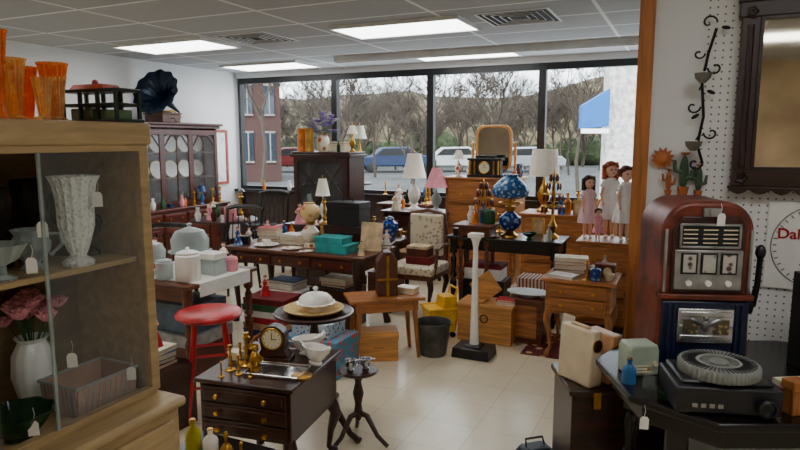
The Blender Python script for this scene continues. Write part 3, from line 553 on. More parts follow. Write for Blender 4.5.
# ---------------- bench & things
BN=T('wooden_bench','low honey oak bench with splayed legs','bench',-.12,4.5,0,.26)
P(BN,'bench_top',B(0,0,.435,.56,.3,.025),OAK,.006);P(BN,'bench_apron',[B(0,-.12,.36,.46,.015,.075),B(0,.12,.36,.46,.015,.075)],OAK)
for i in (-1,1):
    for j in (-1,1): P(BN,'leg',Tu([(i*.2,j*.11,.44),(i*.235,j*.125,0)],[.022,.014],8),OAKV)
q=boxc('wooden_box','small pine box with lid beneath the bench','box',-.16,4.42,0,.28,.16,.22,PINE,.1);P(q,'box_handle',B(0,-.085,.1,.08,.012,.015),PINE)
q=T('leather_case','tall brown leather lantern case with carrying handle on bench','case',-.1,4.5,.46,.2)
P(q,'case_body',[B(0,0,0,.15,.11,.26),Pg([(-.075,.26),(.075,.26),(.03,.33),(-.03,.33)],-.055,.055)],LTH,.006);P(q,'handle',Tu([(-.03,0,.32),(-.035,0,.37),(.035,0,.37),(.03,0,.32)],.006),LTH);P(q,'strap',[B(0,-.058,.0,.02,.006,.3),B(0,-.057,.12,.152,.005,.015)],BRS)
boxc('small_box','cream cardboard box on bench','box',.06,4.56,.46,.14,.1,.05,CRM)
bk=T('bucket','worn grey metal bucket with wire handle','bucket',.25,4.51,0)
P(bk,'bucket_body',Vs([(.095,0),(.1,.01),(.13,.245),(.136,.255)],.004,n=32),mat('worn_bucket_metal',(72,72,70),.5,.4,v=.4,s=8));P(bk,'bucket_handle',Tu([(-.13,0,.24)]+[(.145*math.cos(a),-.03-.08*math.sin(a),.24+.02*math.sin(a)) for a in [pi-pi*k/8 for k in range(9)]],.003,6),IRN)
y1=T('mop_bucket','yellow plastic mop bucket with wringer and handle','mop bucket',.33,4.95,0,.3,sc=.92)
P(y1,'bucket_body',B(0,0,.05,.24,.2,.22,t=1.2),YEL,.02);P(y1,'bucket_rim',Tu([(-.145,-.12,.27),(.145,-.12,.27),(.145,.12,.27),(-.145,.12,.27),(-.145,-.12,.27)],.01,8),YEL)
P(y1,'wringer',[B(.06,0,.27,.14,.2,.1,t=.85),B(.06,-.1,.3,.12,.012,.08)],YEL,.01);P(y1,'handle',Tu([(.1,.08,.34),(.13,.08,.44),(.13,-.08,.44),(.1,-.08,.34)],.01,8),YEL)
for a in (-.09,.09):
    for b in (-.08,.08): P(y1,'wheel',Xf(Lt([(0,-.012),(.025,-.012),(.025,.012),(0,.012)],n=16),rot=(pi/2,0,0)),BLK,loc=(a,b,.026))
w=T('pedestal_stand','slender white tapered pedestal stand on black block base','stand',.555,4.48,0,RR)
P(w,'stand_base',[B(0,0,0,.29,.22,.075,t=.94),B(0,0,.075,.14,.12,.015,t=.8)],BLK,.006)
P(w,'stand_post',Lt([(.036,.085),(.033,.12),(.026,.4),(.020,.7),(.018,.82),(.03,.87),(.045,.9),(0,.9)],n=24),WHT);P(w,'stand_top',B(0,0,.895,.1,.09,.03),WHT,.004)
tk=T('toy_chest','light pine toy chest with hinged lid','chest',.72,4.88,0,RR);P(tk,'chest_body',B(0,0,0,.44,.27,.28),PINE,.004);P(tk,'chest_lid',B(0,0,.28,.46,.29,.03),PINE,.006);P(tk,'chest_handle',Xf(Tor(0,0,0,.03,.005,20,6,'y'),(0,-.14,.2)),IRN)
q=T('wooden_board','light pine board leaning upright on the toy chest','board',.68,4.88,.31,RR);P(q,'board',B(0,0,0,.04,.2,.02),PINE);P(q,'board_panel',B(.01,0,.02,.19,.02,.2,ry=.9),PINE,.003)
x,y=.85,4.8;stack(x,y,.31,[7,8],.14,.12,RR,'the toy chest')
tk2=T('wooden_box','dark pine box holding a platter','box',1.03,4.85,0,RR);P(tk2,'box_body',B(0,0,0,.28,.24,.36),WAL,.004);P(tk2,'box_panel',B(0,-.125,.05,.2,.008,.26),OAK,.003)
S('platter','oval white china platter with blue rim','platter',Xf(Lt([(0,.012),(.06,.012),(.06,0),(.07,0),(.09,.015),(.15,.035),(.15,.04),(.09,.025),(0,.02)],n=40),sc=(1.15,.8,1)),mat('blue_rim_china',(226,232,238),.2,v=.06),1.03,4.85,.36,RR)
# ---------------- nightstand
x,y=1.42,4.6;S('oriental_rug','dark red patterned oriental rug under nightstand','rug',B(0,0,0,.85,.6,.006),mat('oriental_pattern',(96,26,28),.95,k='v',s=14,c2=(196,160,120)),x,y,0,RR)
NS=T('nightstand','oak two-drawer nightstand on cabriole legs','nightstand',1.36,4.53,.006,RR)
P(NS,'stand_top',B(0,0,.57,.52,.44,.025),OAK,.006);P(NS,'stand_body',B(0,0,.36,.46,.38,.21),OAK,.004);P(NS,'stand_apron',Pg([(-.23,.36),(.23,.36),(.2,.33),(.08,.345),(0,.325),(-.08,.345),(-.2,.33)],-.19,-.17),OAK)
for i in range(2): drawer(NS,0,-.2,.365+i*.1,.4,.09,OAK,BRS,2)
for i in (-1,1):
    for j in (-1,1): cableg(NS,i*.2,j*.16,.37,.026,OAKV)
stack(*on(NS,-.1,.1),.601,[0,7,8,4],.26,.16,RR+.1,'the nightstand');stack(*on(NS,-.12,-.12),.601,[7],.2,.14,RR-.2,'the nightstand')
x,y=on(NS,.16,.02);q=boxc('small_radio','small dark brown table radio on nightstand','radio',x,y,.601,.14,.1,.1,WAL,lid=False);P(q,'radio_dial',Xf(Lt([(0,0),(.03,0),(.03,.004),(0,.005)],n=24),(.02,-.05,.05),(pi/2,0,0)),CRM);P(q,'radio_knob',Sp(-.045,-.052,.05,.01),BRS)
x,y=on(NS,0,0);boxc('black_case','small black case on the rug under nightstand','case',x,y,.006,.26,.2,.14,BLK)
# ---------------- dark table
DT=T('console_table','long black lacquered console table','table',.97,5.5,0,RR)
P(DT,'table_top',B(0,0,.72,1.02,.44,.03),BLW,.008);P(DT,'table_apron',[B(0,-.19,.63,.94,.02,.09),B(0,.19,.63,.94,.02,.09),B(-.46,0,.63,.02,.36,.09),B(.46,0,.63,.02,.36,.09)],BLW)
for i in (-1,1):
    for j in (-1,1): turned(DT,i*.45,j*.18,.72,.032,BLW)
x,y=on(DT,.02,-.02);q=T('parlor_lamp','ornate blue glass parlor lamp with globe shade and brass fittings','oil lamp',x,y,.75)
P(q,'lamp_foot',Lt([(0,0),(.085,0),(.08,.015),(.05,.03),(.04,.045),(0,.05)],n=28),BRS);P(q,'lamp_font',Lt([(.03,.045),(.07,.07),(.1,.12),(.095,.17),(.05,.21),(.03,.225),(0,.225)],n=32),BLU);P(q,'lamp_collar',[Cy(0,0,.22,.03,.05,.05,20),Tor(0,0,.3,.1,.006)]+[Tu([(.04*math.cos(a),.04*math.sin(a),.26),(.1*math.cos(a),.1*math.sin(a),.3)],.004,6) for a in (0,2.1,4.2)]+[Cy(0,0,.27,.02,.02,.1,12)],BRS)
P(q,'lamp_shade',Lt([(.11,.34),(.15,.36),(.165,.4),(.15,.45),(.1,.5),(.06,.53),(.062,.55),(.055,.55)],n=32,fl=8,am=.02),mat('blue_painted_shade',(22,76,134),.2,k='v',s=26,c2=(140,176,204)));P(q,'lamp_chimney',Vs([(.03,.53),(.028,.62)],.002,n=16),CLR)
CRY=mat('dark_cranberry_crystal',(84,40,34),.1,v=.4)
PM=mesh('crystal_pendant',Lt([(0,-.07),(.009,-.05),(.006,-.012),(0,0)],n=6),CRY)
def prism(x,y,z,h,lab):
    e=T('crystal_lamp',lab,'candelabrum',x,y,z)
    P(e,'lamp_stem',Lt([(0,0),(.06,0),(.055,.015),(.02,.04),(.04,.1),(.015,.15),(.012,h*.5),(.02,h*.55),(.008,h*.9),(0,h)],n=20),BRS)
    for zz,r in ((h*.45,.1),(h*.62,.085),(h*.78,.06),(h*.9,.035)):
        t=P(e,'crystal_tier',[Tor(0,0,zz,r,.003,20,6)]+[Tu([(0,0,zz),(r*math.cos(a),r*math.sin(a),zz)],.0025,4) for a in (0,1.57,3.14,4.71)],BRS)
        for i in range(10):
            a=2*pi*i/10;o=bpy.data.objects.new('crystal_pendant',PM);COL.objects.link(o);o.parent=t;o.location=(r*math.cos(a),r*math.sin(a),zz)
x,y=on(DT,-.24,.02);prism(x,y,.75,.52,'gilt candelabrum hung with dark crystal prisms on console table')
x,y=on(DT,.38,.06);prism(x,y,.75,.62,'tall gilt candelabrum hung with dark crystal prisms on console table')
x,y=on(DT,-.4,-.1);boxc('small_box','small black lacquer box on console table','box',x,y,.75,.14,.1,.06,BLK)
x,y=on(DT,.22,-.12);S('candy_dish','small green glass candy dish on console table','dish',Vs([(.03,0),(.03,.005),(.015,.015),(.05,.04),(.06,.06)],.003,n=32,fl=8,am=.05),GGL,x,y,.75)
x,y=on(DT,-.12,-.13);saucer(x,y,.75,.07,FLR,'floral china saucer on console table')
x,y=on(DT,-.2,0);boxc('black_suitcase','black suitcase stored under console table','suitcase',x,y,0,.4,.25,.35,BLK);boxc('white_box','white cardboard box on black suitcase','box',x,y,.35,.34,.22,.14,PAP,m2=REDD)
x,y=on(DT,.25,0);q=S('rolled_rug','rolled red and cream striped rug under console table','rug',Xf(Lt([(0,0),(.09,0),(.1,.01),(.1,.49),(.09,.5),(0,.5)],n=28),(-.25,0,.1),(0,pi/2,0)),mat('striped_rug',(150,50,44),.95,k='s',s=8,c2=(210,196,170)),x,y,0,RR)
x,y=on(DT,.27,.0);boxc('storage_box','dark striped hat box resting on rolled rug','box',x,y,.2,.3,.24,.2,mat('striped_hat_box',(150,60,50),.7,k='s',s=10,c2=(220,205,180)))
# ---------------- upholstered chair
UC=T('upholstered_chair','wooden chair with cream tapestry upholstered seat and back','chair',.17,5.72,0,RR)
P(UC,'seat',B(0,0,.38,.46,.44,.08),TAP,.02);P(UC,'seat_rail',B(0,0,.34,.45,.43,.045),WAL,.004)
P(UC,'backrest',[B(0,.21,.5,.34,.05,.4)],TAP,.02);P(UC,'back_frame',[Tu([(-.2,.21,.38),(-.2,.22,.7),(-.17,.24,.9),(0,.245,.93),(.17,.24,.9),(.2,.22,.7),(.2,.21,.38)],.018,8)],WAL)
for i in (-1,1):
    P(UC,'armrest',Tu([(i*.22,.2,.62),(i*.24,0,.64),(i*.24,-.12,.62),(i*.235,-.13,.5),(i*.22,-.15,.38)],.015,8),WAL)
    for j in (-1,1): cableg(UC,i*.19,j*.18,.36,.026,MAHV)
boxc('small_box','dark red book-shaped box on upholstered chair seat','box',.2,5.7,.46,.24,.18,.07,REDD);boxc('small_box','brown cardboard box on top of red box','box',.19,5.71,.53,.2,.16,.1,LTH,m2=BEI)
s2=T('side_table','dark wooden side table with curved legs','table',-.14,6.1,0,RR)
P(s2,'table_top',B(0,0,.62,.46,.36,.025),MAH,.006);P(s2,'table_apron',[B(0,0,.55,.4,.3,.07)],MAH)
for i in (-1,1):
    for j in (-1,1): cableg(s2,i*.18,j*.13,.57,.025)
S('ginger_jar','blue and white china ginger jar on side table','jar',Lt([(0,0),(.05,0),(.05,.01),(.09,.09),(.08,.15),(.04,.18),(.045,.19),(.03,.21),(0,.22)],n=28),BLU,-.1,6.02,.645)
stack(-.24,6.16,.645,[2,2,5],.16,.12,RR,'the side table')
boxc('wooden_crate','dark wooden crate under side table','crate',-.14,6.1,0,.3,.22,.3,WAL,lid=False)
q=T('plant_stand','tall turned dark wooden plant stand by the window','stand',-.5,7.75,0);P(q,'stand_column',Lt([(.15,0),(.15,.03),(.05,.06),(.03,.2),(.045,.5),(.025,.6),(.04,.9),(.03,1.05)],n=20),MAH);P(q,'stand_top',Lt([(0,0),(.15,0),(.16,.012),(.15,.025),(0,.025)],n=32),MAH,loc=(0,0,1.05))
lamp('brass column lamp with small cream shade on plant stand',-.5,7.75,1.075,.7,.05,.09,.16,BRS,SHD,.06)
# ---------------- lamp table near window
lt=T('lamp_table','dark wooden side table with drawer by the window','table',.22,7.25,0,RR)
P(lt,'table_top',B(0,0,.76,.8,.45,.025),MAH,.006);P(lt,'table_body',B(0,0,.6,.72,.38,.16),MAH,.004);drawer(lt,0,-.2,.615,.6,.12,MAH)
for i in (-1,1):
    for j in (-1,1): turned(lt,i*.33,j*.16,.61,.03)
x,y=on(lt,-.05,-.02);lamp('white pleated shade table lamp with white china base',x,y,.785,.66,.08,.14,.28,WHT,SHD,.08)
x,y=on(lt,.24,-.05);lamp('pink shaded table lamp with crystal base',x,y,.785,.5,.05,.14,.22,CUT,PNK,.07)
x,y=on(lt,-.25,-.1);figurine(x,y,.785,.22,CRM,SKN,'cream porcelain figurine on lamp table')
x,y=on(lt,0,0);boxc('storage_box','brown cardboard box under the lamp table','box',x,y,0,.5,.26,.4,LTH,m2=BEI)
def smalltable(lab,x,y,w,d,h,m,rz=RR):
    e=T('occasional_table',lab,'table',x,y,0,rz);P(e,'table_top',B(0,0,h-.025,w,d,.025),m,.005);P(e,'table_apron',B(0,0,h-.1,w-.08,d-.08,.076),m)
    for i in (-1,1):
        for j in (-1,1): turned(e,i*(w/2-.06),j*(d/2-.06),h-.05,.024,m)
    return e
x,y=rm(2.95,2.42);EX1=smalltable('dark occasional table crowded with knick-knacks',x,y,.5,.36,.78,MAH)
x,y=rm(2.0,.55);EX2=smalltable('dark wooden hall table beneath the window',x,y,.4,.34,.78,MAH)
x,y=rm(3.05,.42);EX3=smalltable('walnut hall table beneath the window',x,y,.7,.34,.8,WAL)
x,y=rm(4.62,2.35);EX4=smalltable('walnut plant table behind the console table',x,y,.36,.3,.86,WAL)
# ---------------- oak dresser w/ mirror
OD=T('mirror_dresser','oak dresser with rounded swivel mirror','dresser',.98,7.1,0,RR)
P(OD,'dresser_body',B(0,0,.1,.82,.42,1.06),OAK,.005);P(OD,'dresser_top',B(0,0,1.16,.88,.46,.025),OAK,.006);P(OD,'plinth',B(0,0,0,.78,.38,.1),OAK)
for i in range(4): drawer(OD,0,-.22,.14+i*.25,.74,.22,OAK)
arch=[(-.2,.0),(.2,0),(.215,.08),(.215,.4)]+[(.115+.1*math.cos(a),.4+.1*math.sin(a)) for a in [pi/2*k/6 for k in range(1,7)]]+[(-.115-.1*math.sin(a),.4+.1*math.cos(a)) for a in [pi/2*k/6 for k in range(0,6)]]+[(-.215,.4),(-.215,.08)]
a2=[(p[0]*.84,.04+p[1]*.86) for p in arch]
HON=mat('golden_oak',(206,146,78),.4,k='w',v=.15,st=(14,14,1.2))
mf=P(OD,'mirror_frame',Pg(arch,0,.03),HON,.008,loc=(.06,.08,1.27));P(mf,'mirror_glass',Pg(a2,-.004,0),mat('mirror_silver',(205,210,210),.04,1,v=.02))
for xx in (-.19,.31): P(OD,'mirror_post',Lt([(.02,0),(.025,.05),(.014,.1),(.02,.3),(.012,.36),(.02,.38),(0,.41)],xx,.1,1.185,12),HON)
x,y=on(OD,.03,-.1);ck=T('mantel_clock','black mantel clock with brass columns and round dial on oak dresser','clock',x,y,1.185,RR)
P(ck,'clock_case',[B(0,0,0,.4,.14,.03),B(0,0,.03,.36,.12,.16),B(0,0,.19,.4,.14,.025),B(0,0,.215,.22,.1,.03)],BLK,.004);P(ck,'clock_dial',Xf(Lt([(0,0),(.06,0),(.06,.004),(0,.005)],n=32),(0,-.06,.11),(pi/2,0,0)),FACE);P(ck,'clock_bezel',Tor(0,-.064,.11,.063,.006,32,8,'y'),BRS)
for i in (-.16,-.11,.11,.16): P(ck,'clock_column',Cy(i,-.066,.035,.01,.01,.15,12),BRS)
P(ck,'clock_hand',B(0,-.067,.11,.004,.001,.04),BLK);P(ck,'clock_hand',B(.012,-.067,.108,.03,.001,.004),BLK)
x,y=on(OD,-.3,-.08);lamp('small china figurine lamp with cream shade on oak dresser',x,y,1.185,.3,.03,.07,.1,FLR,SHD,.045)
O2=T('low_dresser','low oak dresser beside the window','dresser',1.78,6.45,0,RR)
P(O2,'dresser_body',B(0,0,.08,.92,.42,.74),OAK,.005);P(O2,'dresser_top',B(0,0,.82,.98,.46,.025),OAK,.006);P(O2,'plinth',B(0,0,0,.86,.38,.08),OAK)
for i in range(3): drawer(O2,0,-.22,.11+i*.235,.84,.21,OAK)
x,y=on(O2,-.28,0);lamp('table lamp with plain white drum shade and brass base',x,y,.845,.66,.13,.16,.28,BRS,SHD,.07)
# ---------------- dolls
def doll(label,x,y,z,h,rz,hair,dress,style=0):
    e=T('doll',label,'doll',x,y,z,rz,sc=h)
    g=[Tu([(-.045,0,.45),(-.045,0,.25),(-.045,.005,.12),(-.045,0,.03)],[.038,.03,.028,.018],12),Tu([(.045,0,.45),(.045,0,.25),(.045,.005,.12),(.045,0,.03)],[.038,.03,.028,.018],12),
       Xf(Tu([(0,0,.42),(0,0,.5),(0,0,.58),(0,0,.68),(0,0,.745)],[.075,.08,.065,.085,.045],16),sc=(1,.75,1)),Tu([(0,0,.72),(0,0,.82)],[.03,.032],12),
       Sp(0,0,.87,.078,.076,.092,20),Sp(0,-.076,.86,.01,.012,.012,8),Sp(0,-.055,.825,.03,.025,.02,10),
       Sp(-.078,0,.865,.012,.015,.02,8),Sp(.078,0,.865,.012,.015,.02,8)]
    for i in (-1,1):
        g+=[Tu([(i*.07,0,.72),(i*.105,-.005,.62),(i*.12,-.02,.55),(i*.115,-.055,.47)],[.026,.022,.018,.013],10),Sp(i*.115,-.062,.45,.014,.01,.02,8)]
        for f in range(4): g.append(Tu([(i*.115+(f-1.5)*.008,-.064,.44),(i*.115+(f-1.5)*.009,-.072,.418-(.004 if f in(1,2) else 0))],.0055,5))
        g.append(Tu([(i*.105,-.066,.455),(i*.095,-.078,.438)],.0055,5))
    o=P(e,'doll_body',g,SKN);r=o.modifiers.new('remesh','REMESH');r.mode='VOXEL';r.voxel_size=.006;r.use_smooth_shade=True
    P(e,'eye',Sp(-.028,-.069,.875,.012,.008,.011,10),mat('doll_eye',(50,60,80),.1));P(e,'eye',Sp(.028,-.069,.875,.012,.008,.011,10),mat('doll_eye',(50,60,80),.1))
    P(e,'mouth',Sp(0,-.079,.828,.014,.005,.006,10),mat('doll_lips',(180,60,64),.4))
    hg=[Sp(0,.022,.905,.088,.085,.082,20)]
    for k in range(14):
        a=-.15+k*(pi+.3)/13
        for zz in ((0,1,2,3) if style else (0,1)): hg.append(Sp(.086*math.cos(a),.016+.075*math.sin(a),.91-zz*.045,.028,.028,.032,8))
    for k in range(6): hg.append(Sp(-.055+k*.022,-.05,.952,.018,.022,.02,8))
    P(e,'hair',hg,hair)
    P(e,'dress',[Lt([(.06,.755),(.085,.72),(.088,.65),(.078,.58),(.105,.5),(.145,.38),(.165,.25),(.16,.25),(.09,.5)],n=40,fl=10,am=.035,sy=.85),Tu([(-.06,0,.73),(-.1,0,.65)],[.042,.045],12),Tu([(.06,0,.73),(.1,0,.65)],[.042,.045],12),Tor(0,0,.755,.05,.016,20,8)],dress)
    for s in (-1,1): P(e,'shoe',[Sp(s*.045,-.015,.02,.024,.042,.02,12)],WHT)
ds=T('display_chest','oak display chest holding dolls','chest of drawers',1.84,5.17,0,RR)
P(ds,'chest_body',B(0,0,.06,.6,.34,.68),OAK,.005);P(ds,'chest_top',B(0,0,.74,.64,.38,.025),OAK,.005);P(ds,'plinth',B(0,0,0,.56,.3,.06),MAH)
for i in range(3): drawer(ds,0,-.18,.1+i*.21,.54,.19,OAK)
HB=mat('auburn_doll_hair',(96,46,28),.7,s=80);HR=mat('red_doll_hair',(160,74,40),.7,s=80);HD=mat('brown_doll_hair',(54,34,26),.7,s=80)
x,y=on(ds,-.25,-.02);doll('porcelain doll with brown hair and pale pink dress on display chest',x,y,.765,.55,.2,HD,mat('pale_pink_dress',(238,200,204),.8,v=.05),1)
x,y=on(ds,-.09,.1);doll('porcelain doll with red ringlets and white dress on display chest',x,y,.765,.67,.1,HR,DRS,1)
x,y=on(ds,.05,-.05);doll('porcelain doll with auburn hair and cream dress on display chest',x,y,.765,.64,.2,HB,DRS,0)
x,y=on(ds,-.15,-.13);doll('small doll with brown hair and pink dress before larger dolls',x,y,.765,.28,.1,HD,PNK,0)
def woodchair(lab,x,y,rz,m,g=None):
    e=T('wooden_chair',lab,'chair',x,y,0,rz,g);P(e,'seat',B(0,0,.43,.4,.38,.03),m,.012)
    for i in (-1,1):
        for j in (-1,1): P(e,'leg',Tu([(i*.15,j*.14,.43),(i*.18,j*.18,0)],[.018,.013],8),m)
        P(e,'back_post',Tu([(i*.17,.17,.45),(i*.18,.21,.7),(i*.18,.25,.92)],.014,8),m)
    for k in (-2,-1,0,1,2): P(e,'spindle',Tu([(k*.06,.175,.45),(k*.06,.24,.86)],.006,6),m)
    P(e,'crest_rail',Tu([(-.2,.25,.9),(-.1,.265,.93),(.1,.265,.93),(.2,.25,.9)],.022,8),m);return e
woodchair('brown wooden spindle-back chair beside nightstand',1.82,4.36,-1.9,WAL)
x,y=rm(.95,.7);wc=woodchair('black spindle-back windsor chair near the window',x,y,RR+2.4,BLW,'black windsor chairs');x,y=rm(1.45,1.15);dup(wc,x,y,0,RR+.4)
for s,t,a in ((2.3,2.85,.3),(1.15,3.0,2.6)):
    x,y=rm(s,t);dup(wc,x,y,0,RR+a,label='black spindle-back windsor chair beside the round table')
x,y=rm(2.5,3.75);dup(wc,x,y,0,RR+3.5,label='black spindle-back windsor chair behind the cloth-topped table')
x,y=rm(2.1,1.35);q=T('red_armchair','small red upholstered armchair by the window','armchair',x,y,0,RR);P(q,'seat',B(0,0,.2,.5,.48,.22),RED,.03);P(q,'backrest',B(0,.22,.4,.52,.1,.6),RED,.03)
for i in (-1,1): P(q,'armrest',B(i*.27,0,.2,.09,.48,.38),RED,.03)
for i in (-1,1):
    for j in (-1,1): P(q,'leg',Cy(i*.2,j*.18,0,.02,.025,.2,10),BLW)
x,y=rm(1.6,2.2);RT=T('round_table','round dark wooden table near the hutch','table',x,y,0);P(RT,'table_top',Lt([(0,0),(.36,0),(.37,.012),(.36,.025),(0,.025)],n=40),MAH,loc=(0,0,.7));P(RT,'pedestal',Lt([(.2,0),(.2,.03),(.06,.07),(.04,.2),(.07,.4),(.04,.55),(.08,.7)],n=24),MAH)
x2,y2=on(EX2,0,0);parlor('parlor lamp with cream globe on hall table',x2,y2,.78,WHT,mat('cream_globe',(240,214,168),.3,v=.08),1.2)
# ---------------- clutter scattering
def rad(o):
    m=.0
    for c in [o]+list(o.children_recursive):
        if c.type=='MESH':
            for v in c.bound_box: m=max(m,math.hypot(v[0]+(c.location.x if c!=o else 0),v[1]+(c.location.y if c!=o else 0)))
    return m*max(o.scale)
def tops(): return [(o.location.x,o.location.y,o.location.z,rad(o)) for o in COL.objects if o.parent is None and o.get('category')]
CN=[('white',WHT),('blue',BLU),('floral',FLR),('cream',CRM),('green',GRN),('brown',LTH),('pink',PNK),('black',BLK),('white',MLK),('brass',BRS)]
def item(k,x,y,z,wh,s):
    n,m=CN[rnd.randrange(len(CN))]
    if k==0: bottle(x,y,z,.14*s,(GGL,MC['solid_amber_glass'],BGL,CUT)[rnd.randrange(4)],'small tinted glass bottle on '+wh,.025*s)
    elif k==1: jar(x,y,z,.045*s,.12*s,m,n+' lidded china jar on '+wh)
    elif k==2: figurine(x,y,z,.16*s,m,SKN,n+' gowned porcelain figurine on '+wh)
    elif k==3: S('teacup',n+' teacup on '+wh,'cup',Vs([(.02,0),(.022,.006),(.035,.03),(.04,.05)],.002),m,x,y,z)
    elif k==4: boxc('trinket_box','small '+n+' trinket box on '+wh,'box',x,y,z,.09*s,.07*s,.06*s,m,RR+rnd.uniform(-.5,.5))
    elif k==5: candlestick(x,y,z,.18*s,wh)
    elif k==6: S('vase',n+' china bud vase on '+wh,'vase',Vs([(.02,0),(.03,.03),(.035,.07),(.015,.12),(.022,.15)],.002,n=20),m,x,y,z)
    elif k==7:
        e=T('picture_frame','small gilt picture frame standing on '+wh,'picture frame',x,y,z,RR+rnd.uniform(-.3,.3));P(e,'frame_border',[B(-.05,0,0,.015,.012,.15,rx=-.1),B(.05,0,0,.015,.012,.15,rx=-.1),B(0,.007,0,.1,.012,.015),B(0,-.007,.135,.1,.012,.015)],GLD);P(e,'frame_picture',B(0,.004,.01,.09,.004,.13,rx=-.1),BEI);P(e,'frame_stand',B(0,.03,0,.02,.004,.1,rx=.35),BEI)
    elif k==8: S('bowl',n+' china bowl on '+wh,'bowl',Vs([(.02,0),(.022,.006),(.05,.03),(.06,.05)],.003),m,x,y,z)
    elif k==9: saucer(x,y,z,.06*s,m,n+' china saucer on '+wh)
    elif k==10: lamp('small '+n+' lamp with pleated shade on '+wh,x,y,z,.34*s,.04,.075,.13*s,m,SHD,.04)
def scatter(e,hx_,hy_,z,n,wh,s=1,ks=range(10),y0=None):
    occ=[(a,b,r) for a,b,c,r in tops() if abs(c-z)<.03];c=0
    ks=list(ks)
    for _ in range(n*22):
        if c>=n: break
        lx,ly=rnd.uniform(-hx_,hx_),rnd.uniform(y0 if y0 is not None else -hy_,hy_);x,y=on(e,lx,ly);r=.038*s
        if any((x-a)**2+(y-b)**2<(r+min(q,.2))**2 for a,b,q in occ): continue
        item(ks[(c+rnd.randrange(3))%len(ks)],x,y,z,wh,s*rnd.uniform(.85,1.2));occ.append((x,y,r));c+=1
scatter(DK,.64,.27,.68,30,'the desk',1.1);scatter(DT,.46,.19,.75,18,'the console table');scatter(NS,.22,.18,.601,6,'the nightstand',.8)
scatter(lt,.36,.18,.785,10,'the lamp table');scatter(s2,.2,.15,.645,6,'the side table',1.1);scatter(O2,.42,.18,.845,12,'the low oak dresser',1.3,(1,2,5,6,7,0,10))
scatter(OD,.38,.16,1.185,6,'the oak dresser',1,(0,2,6,5));scatter(RT,.25,.25,.725,12,'the round table',1.4,(1,2,6,5,0,7,3,8,10));scatter(wt,.3,.22,.691,6,WT,1.1,(0,1,3,8,2))
scatter(HU,.74,-.14,.75,10,'the buffet',1,(2,1,6,5,3,0),-.2);scatter(CU,.3,.12,1.475,4,'the dark cabinet',.9,(2,5,6,0));scatter(ds,.28,.15,.765,3,'the display chest',.7,(3,4,2));scatter(CH,.2,.22,.55,4,'the mahogany chest',.6,(3,4,0))
scatter(EX1,.2,.14,.78,7,'the occasional table',1.3,(10,2,1,6,8,5));scatter(EX2,.16,.13,.78,3,'the hall table',1,(2,6,1));scatter(EX3,.3,.12,.8,7,'the walnut hall table',1.3,(10,5,2,6,7,0));scatter(EX4,.14,.1,.86,4,'the plant table',1.2,(6,0,5,1))
for i in range(11):
    s=.5+i*.53+rnd.uniform(-.1,.1);x,y=rm(s,.05);item((0,6,0,2,5,0,1)[i%7],x,y,.86,'the window ledge',1.0)
# ---------------- right wall things
def pw(s,off=.0): return rm(6.1+s,4.63+off)
x,y=pw(.85,.008);S('pegboard','white perforated pegboard panel on the partition wall','pegboard',B(0,0,0,1.2,.012,1.9),mat('white_pegboard',(90,90,90),.6,k='p',s=34,c2=(228,227,224),st=(1,0,1)),x,y,.65,RR)
x,y=pw(.605,.05);mr=T('wall_mirror','old wall mirror in dark carved gothic wooden frame','mirror',x,y,1.41,RR)
FM=mat('dark_carved_oak',(46,25,17),.4,k='w')
scal=[(-.235,0),(.235,0)]+[(.235-.47*k/24,-.012-.022*abs(math.sin(pi*k/4))) for k in range(25)]
P(mr,'mirror_frame',[B(-.19,0,.0,.07,.05,.72),B(.19,0,0,.07,.05,.72),B(0,0,0,.45,.06,.07),B(0,0,.68,.47,.07,.06),Pg([(-.235,.74),(.235,.74),(.235,.77),(.15,.77),(.0,.84),(-.15,.77),(-.235,.77)],-.03,.02),B(-.215,0,.74,.05,.06,.06),B(.215,0,.74,.05,.06,.06),Pg(scal,-.03,.02)],FM,.004)
for sx in (-.19,.19):
    for zz in (.035,.7): P(mr,'carved_rosette',Xf(Lt([(0,0),(.026,.002),(.018,.01),(.01,.006),(0,.014)],n=20,fl=5,am=.15),(sx,-.028,zz),(pi/2,0,0)),FM)
    P(mr,'reeded_molding',Cy(sx,-.026,.08,.012,.012,.57,10),FM)
P(mr,'mirror_glass',B(0,-.005,.07,.31,.01,.61),mat('aged_mirror',(240,226,208),.04,1,v=.12,s=5));P(mr,'inner_molding',[B(-.15,-.02,.07,.012,.02,.61),B(.15,-.02,.07,.012,.02,.61),B(0,-.02,.07,.3,.02,.012),B(0,-.02,.668,.3,.02,.012)],FM)
x,y=pw(.25,.03);sc=T('candle_sconce','black wrought iron curled candle sconce with two cups','sconce',x,y,1.5,RR)
def curl(cx,cz,r,a0,sg=1): return Tu([(cx+r*(1-k/14)*math.cos(a0+sg*k*.5),-.02,cz+r*(1-k/14)*math.sin(a0+sg*k*.5)) for k in range(12)],.004,6)
P(sc,'sconce_scroll',[Tu([(0.02,-.01,0),(-.005,-.02,.08),(.012,-.02,.2),(-.002,-.02,.34),(.015,-.02,.46),(.04,-.02,.56)],.006,6),curl(.01,.585,.032,0),curl(.045,.13,.03,pi),curl(-.03,.24,.03,0,-1),curl(.045,.4,.03,pi),curl(-.02,.46,.024,0,-1),curl(-.01,.0,.03,0,-1),Tu([(.0,-.01,.12),(-.03,-.04,.07),(-.02,-.07,.06)],.004,6),Tu([(0,-.02,.33),(-.01,-.05,.31),(.0,-.07,.33)],.004,6)]+[Xf(Sp(0,0,0,.018,.004,.008,8),(px,-.02,pz),(0,a,0)) for px,pz,a in ((-.02,.2,-.6),(.035,.3,.4),(.075,.56,.2))],IRN)
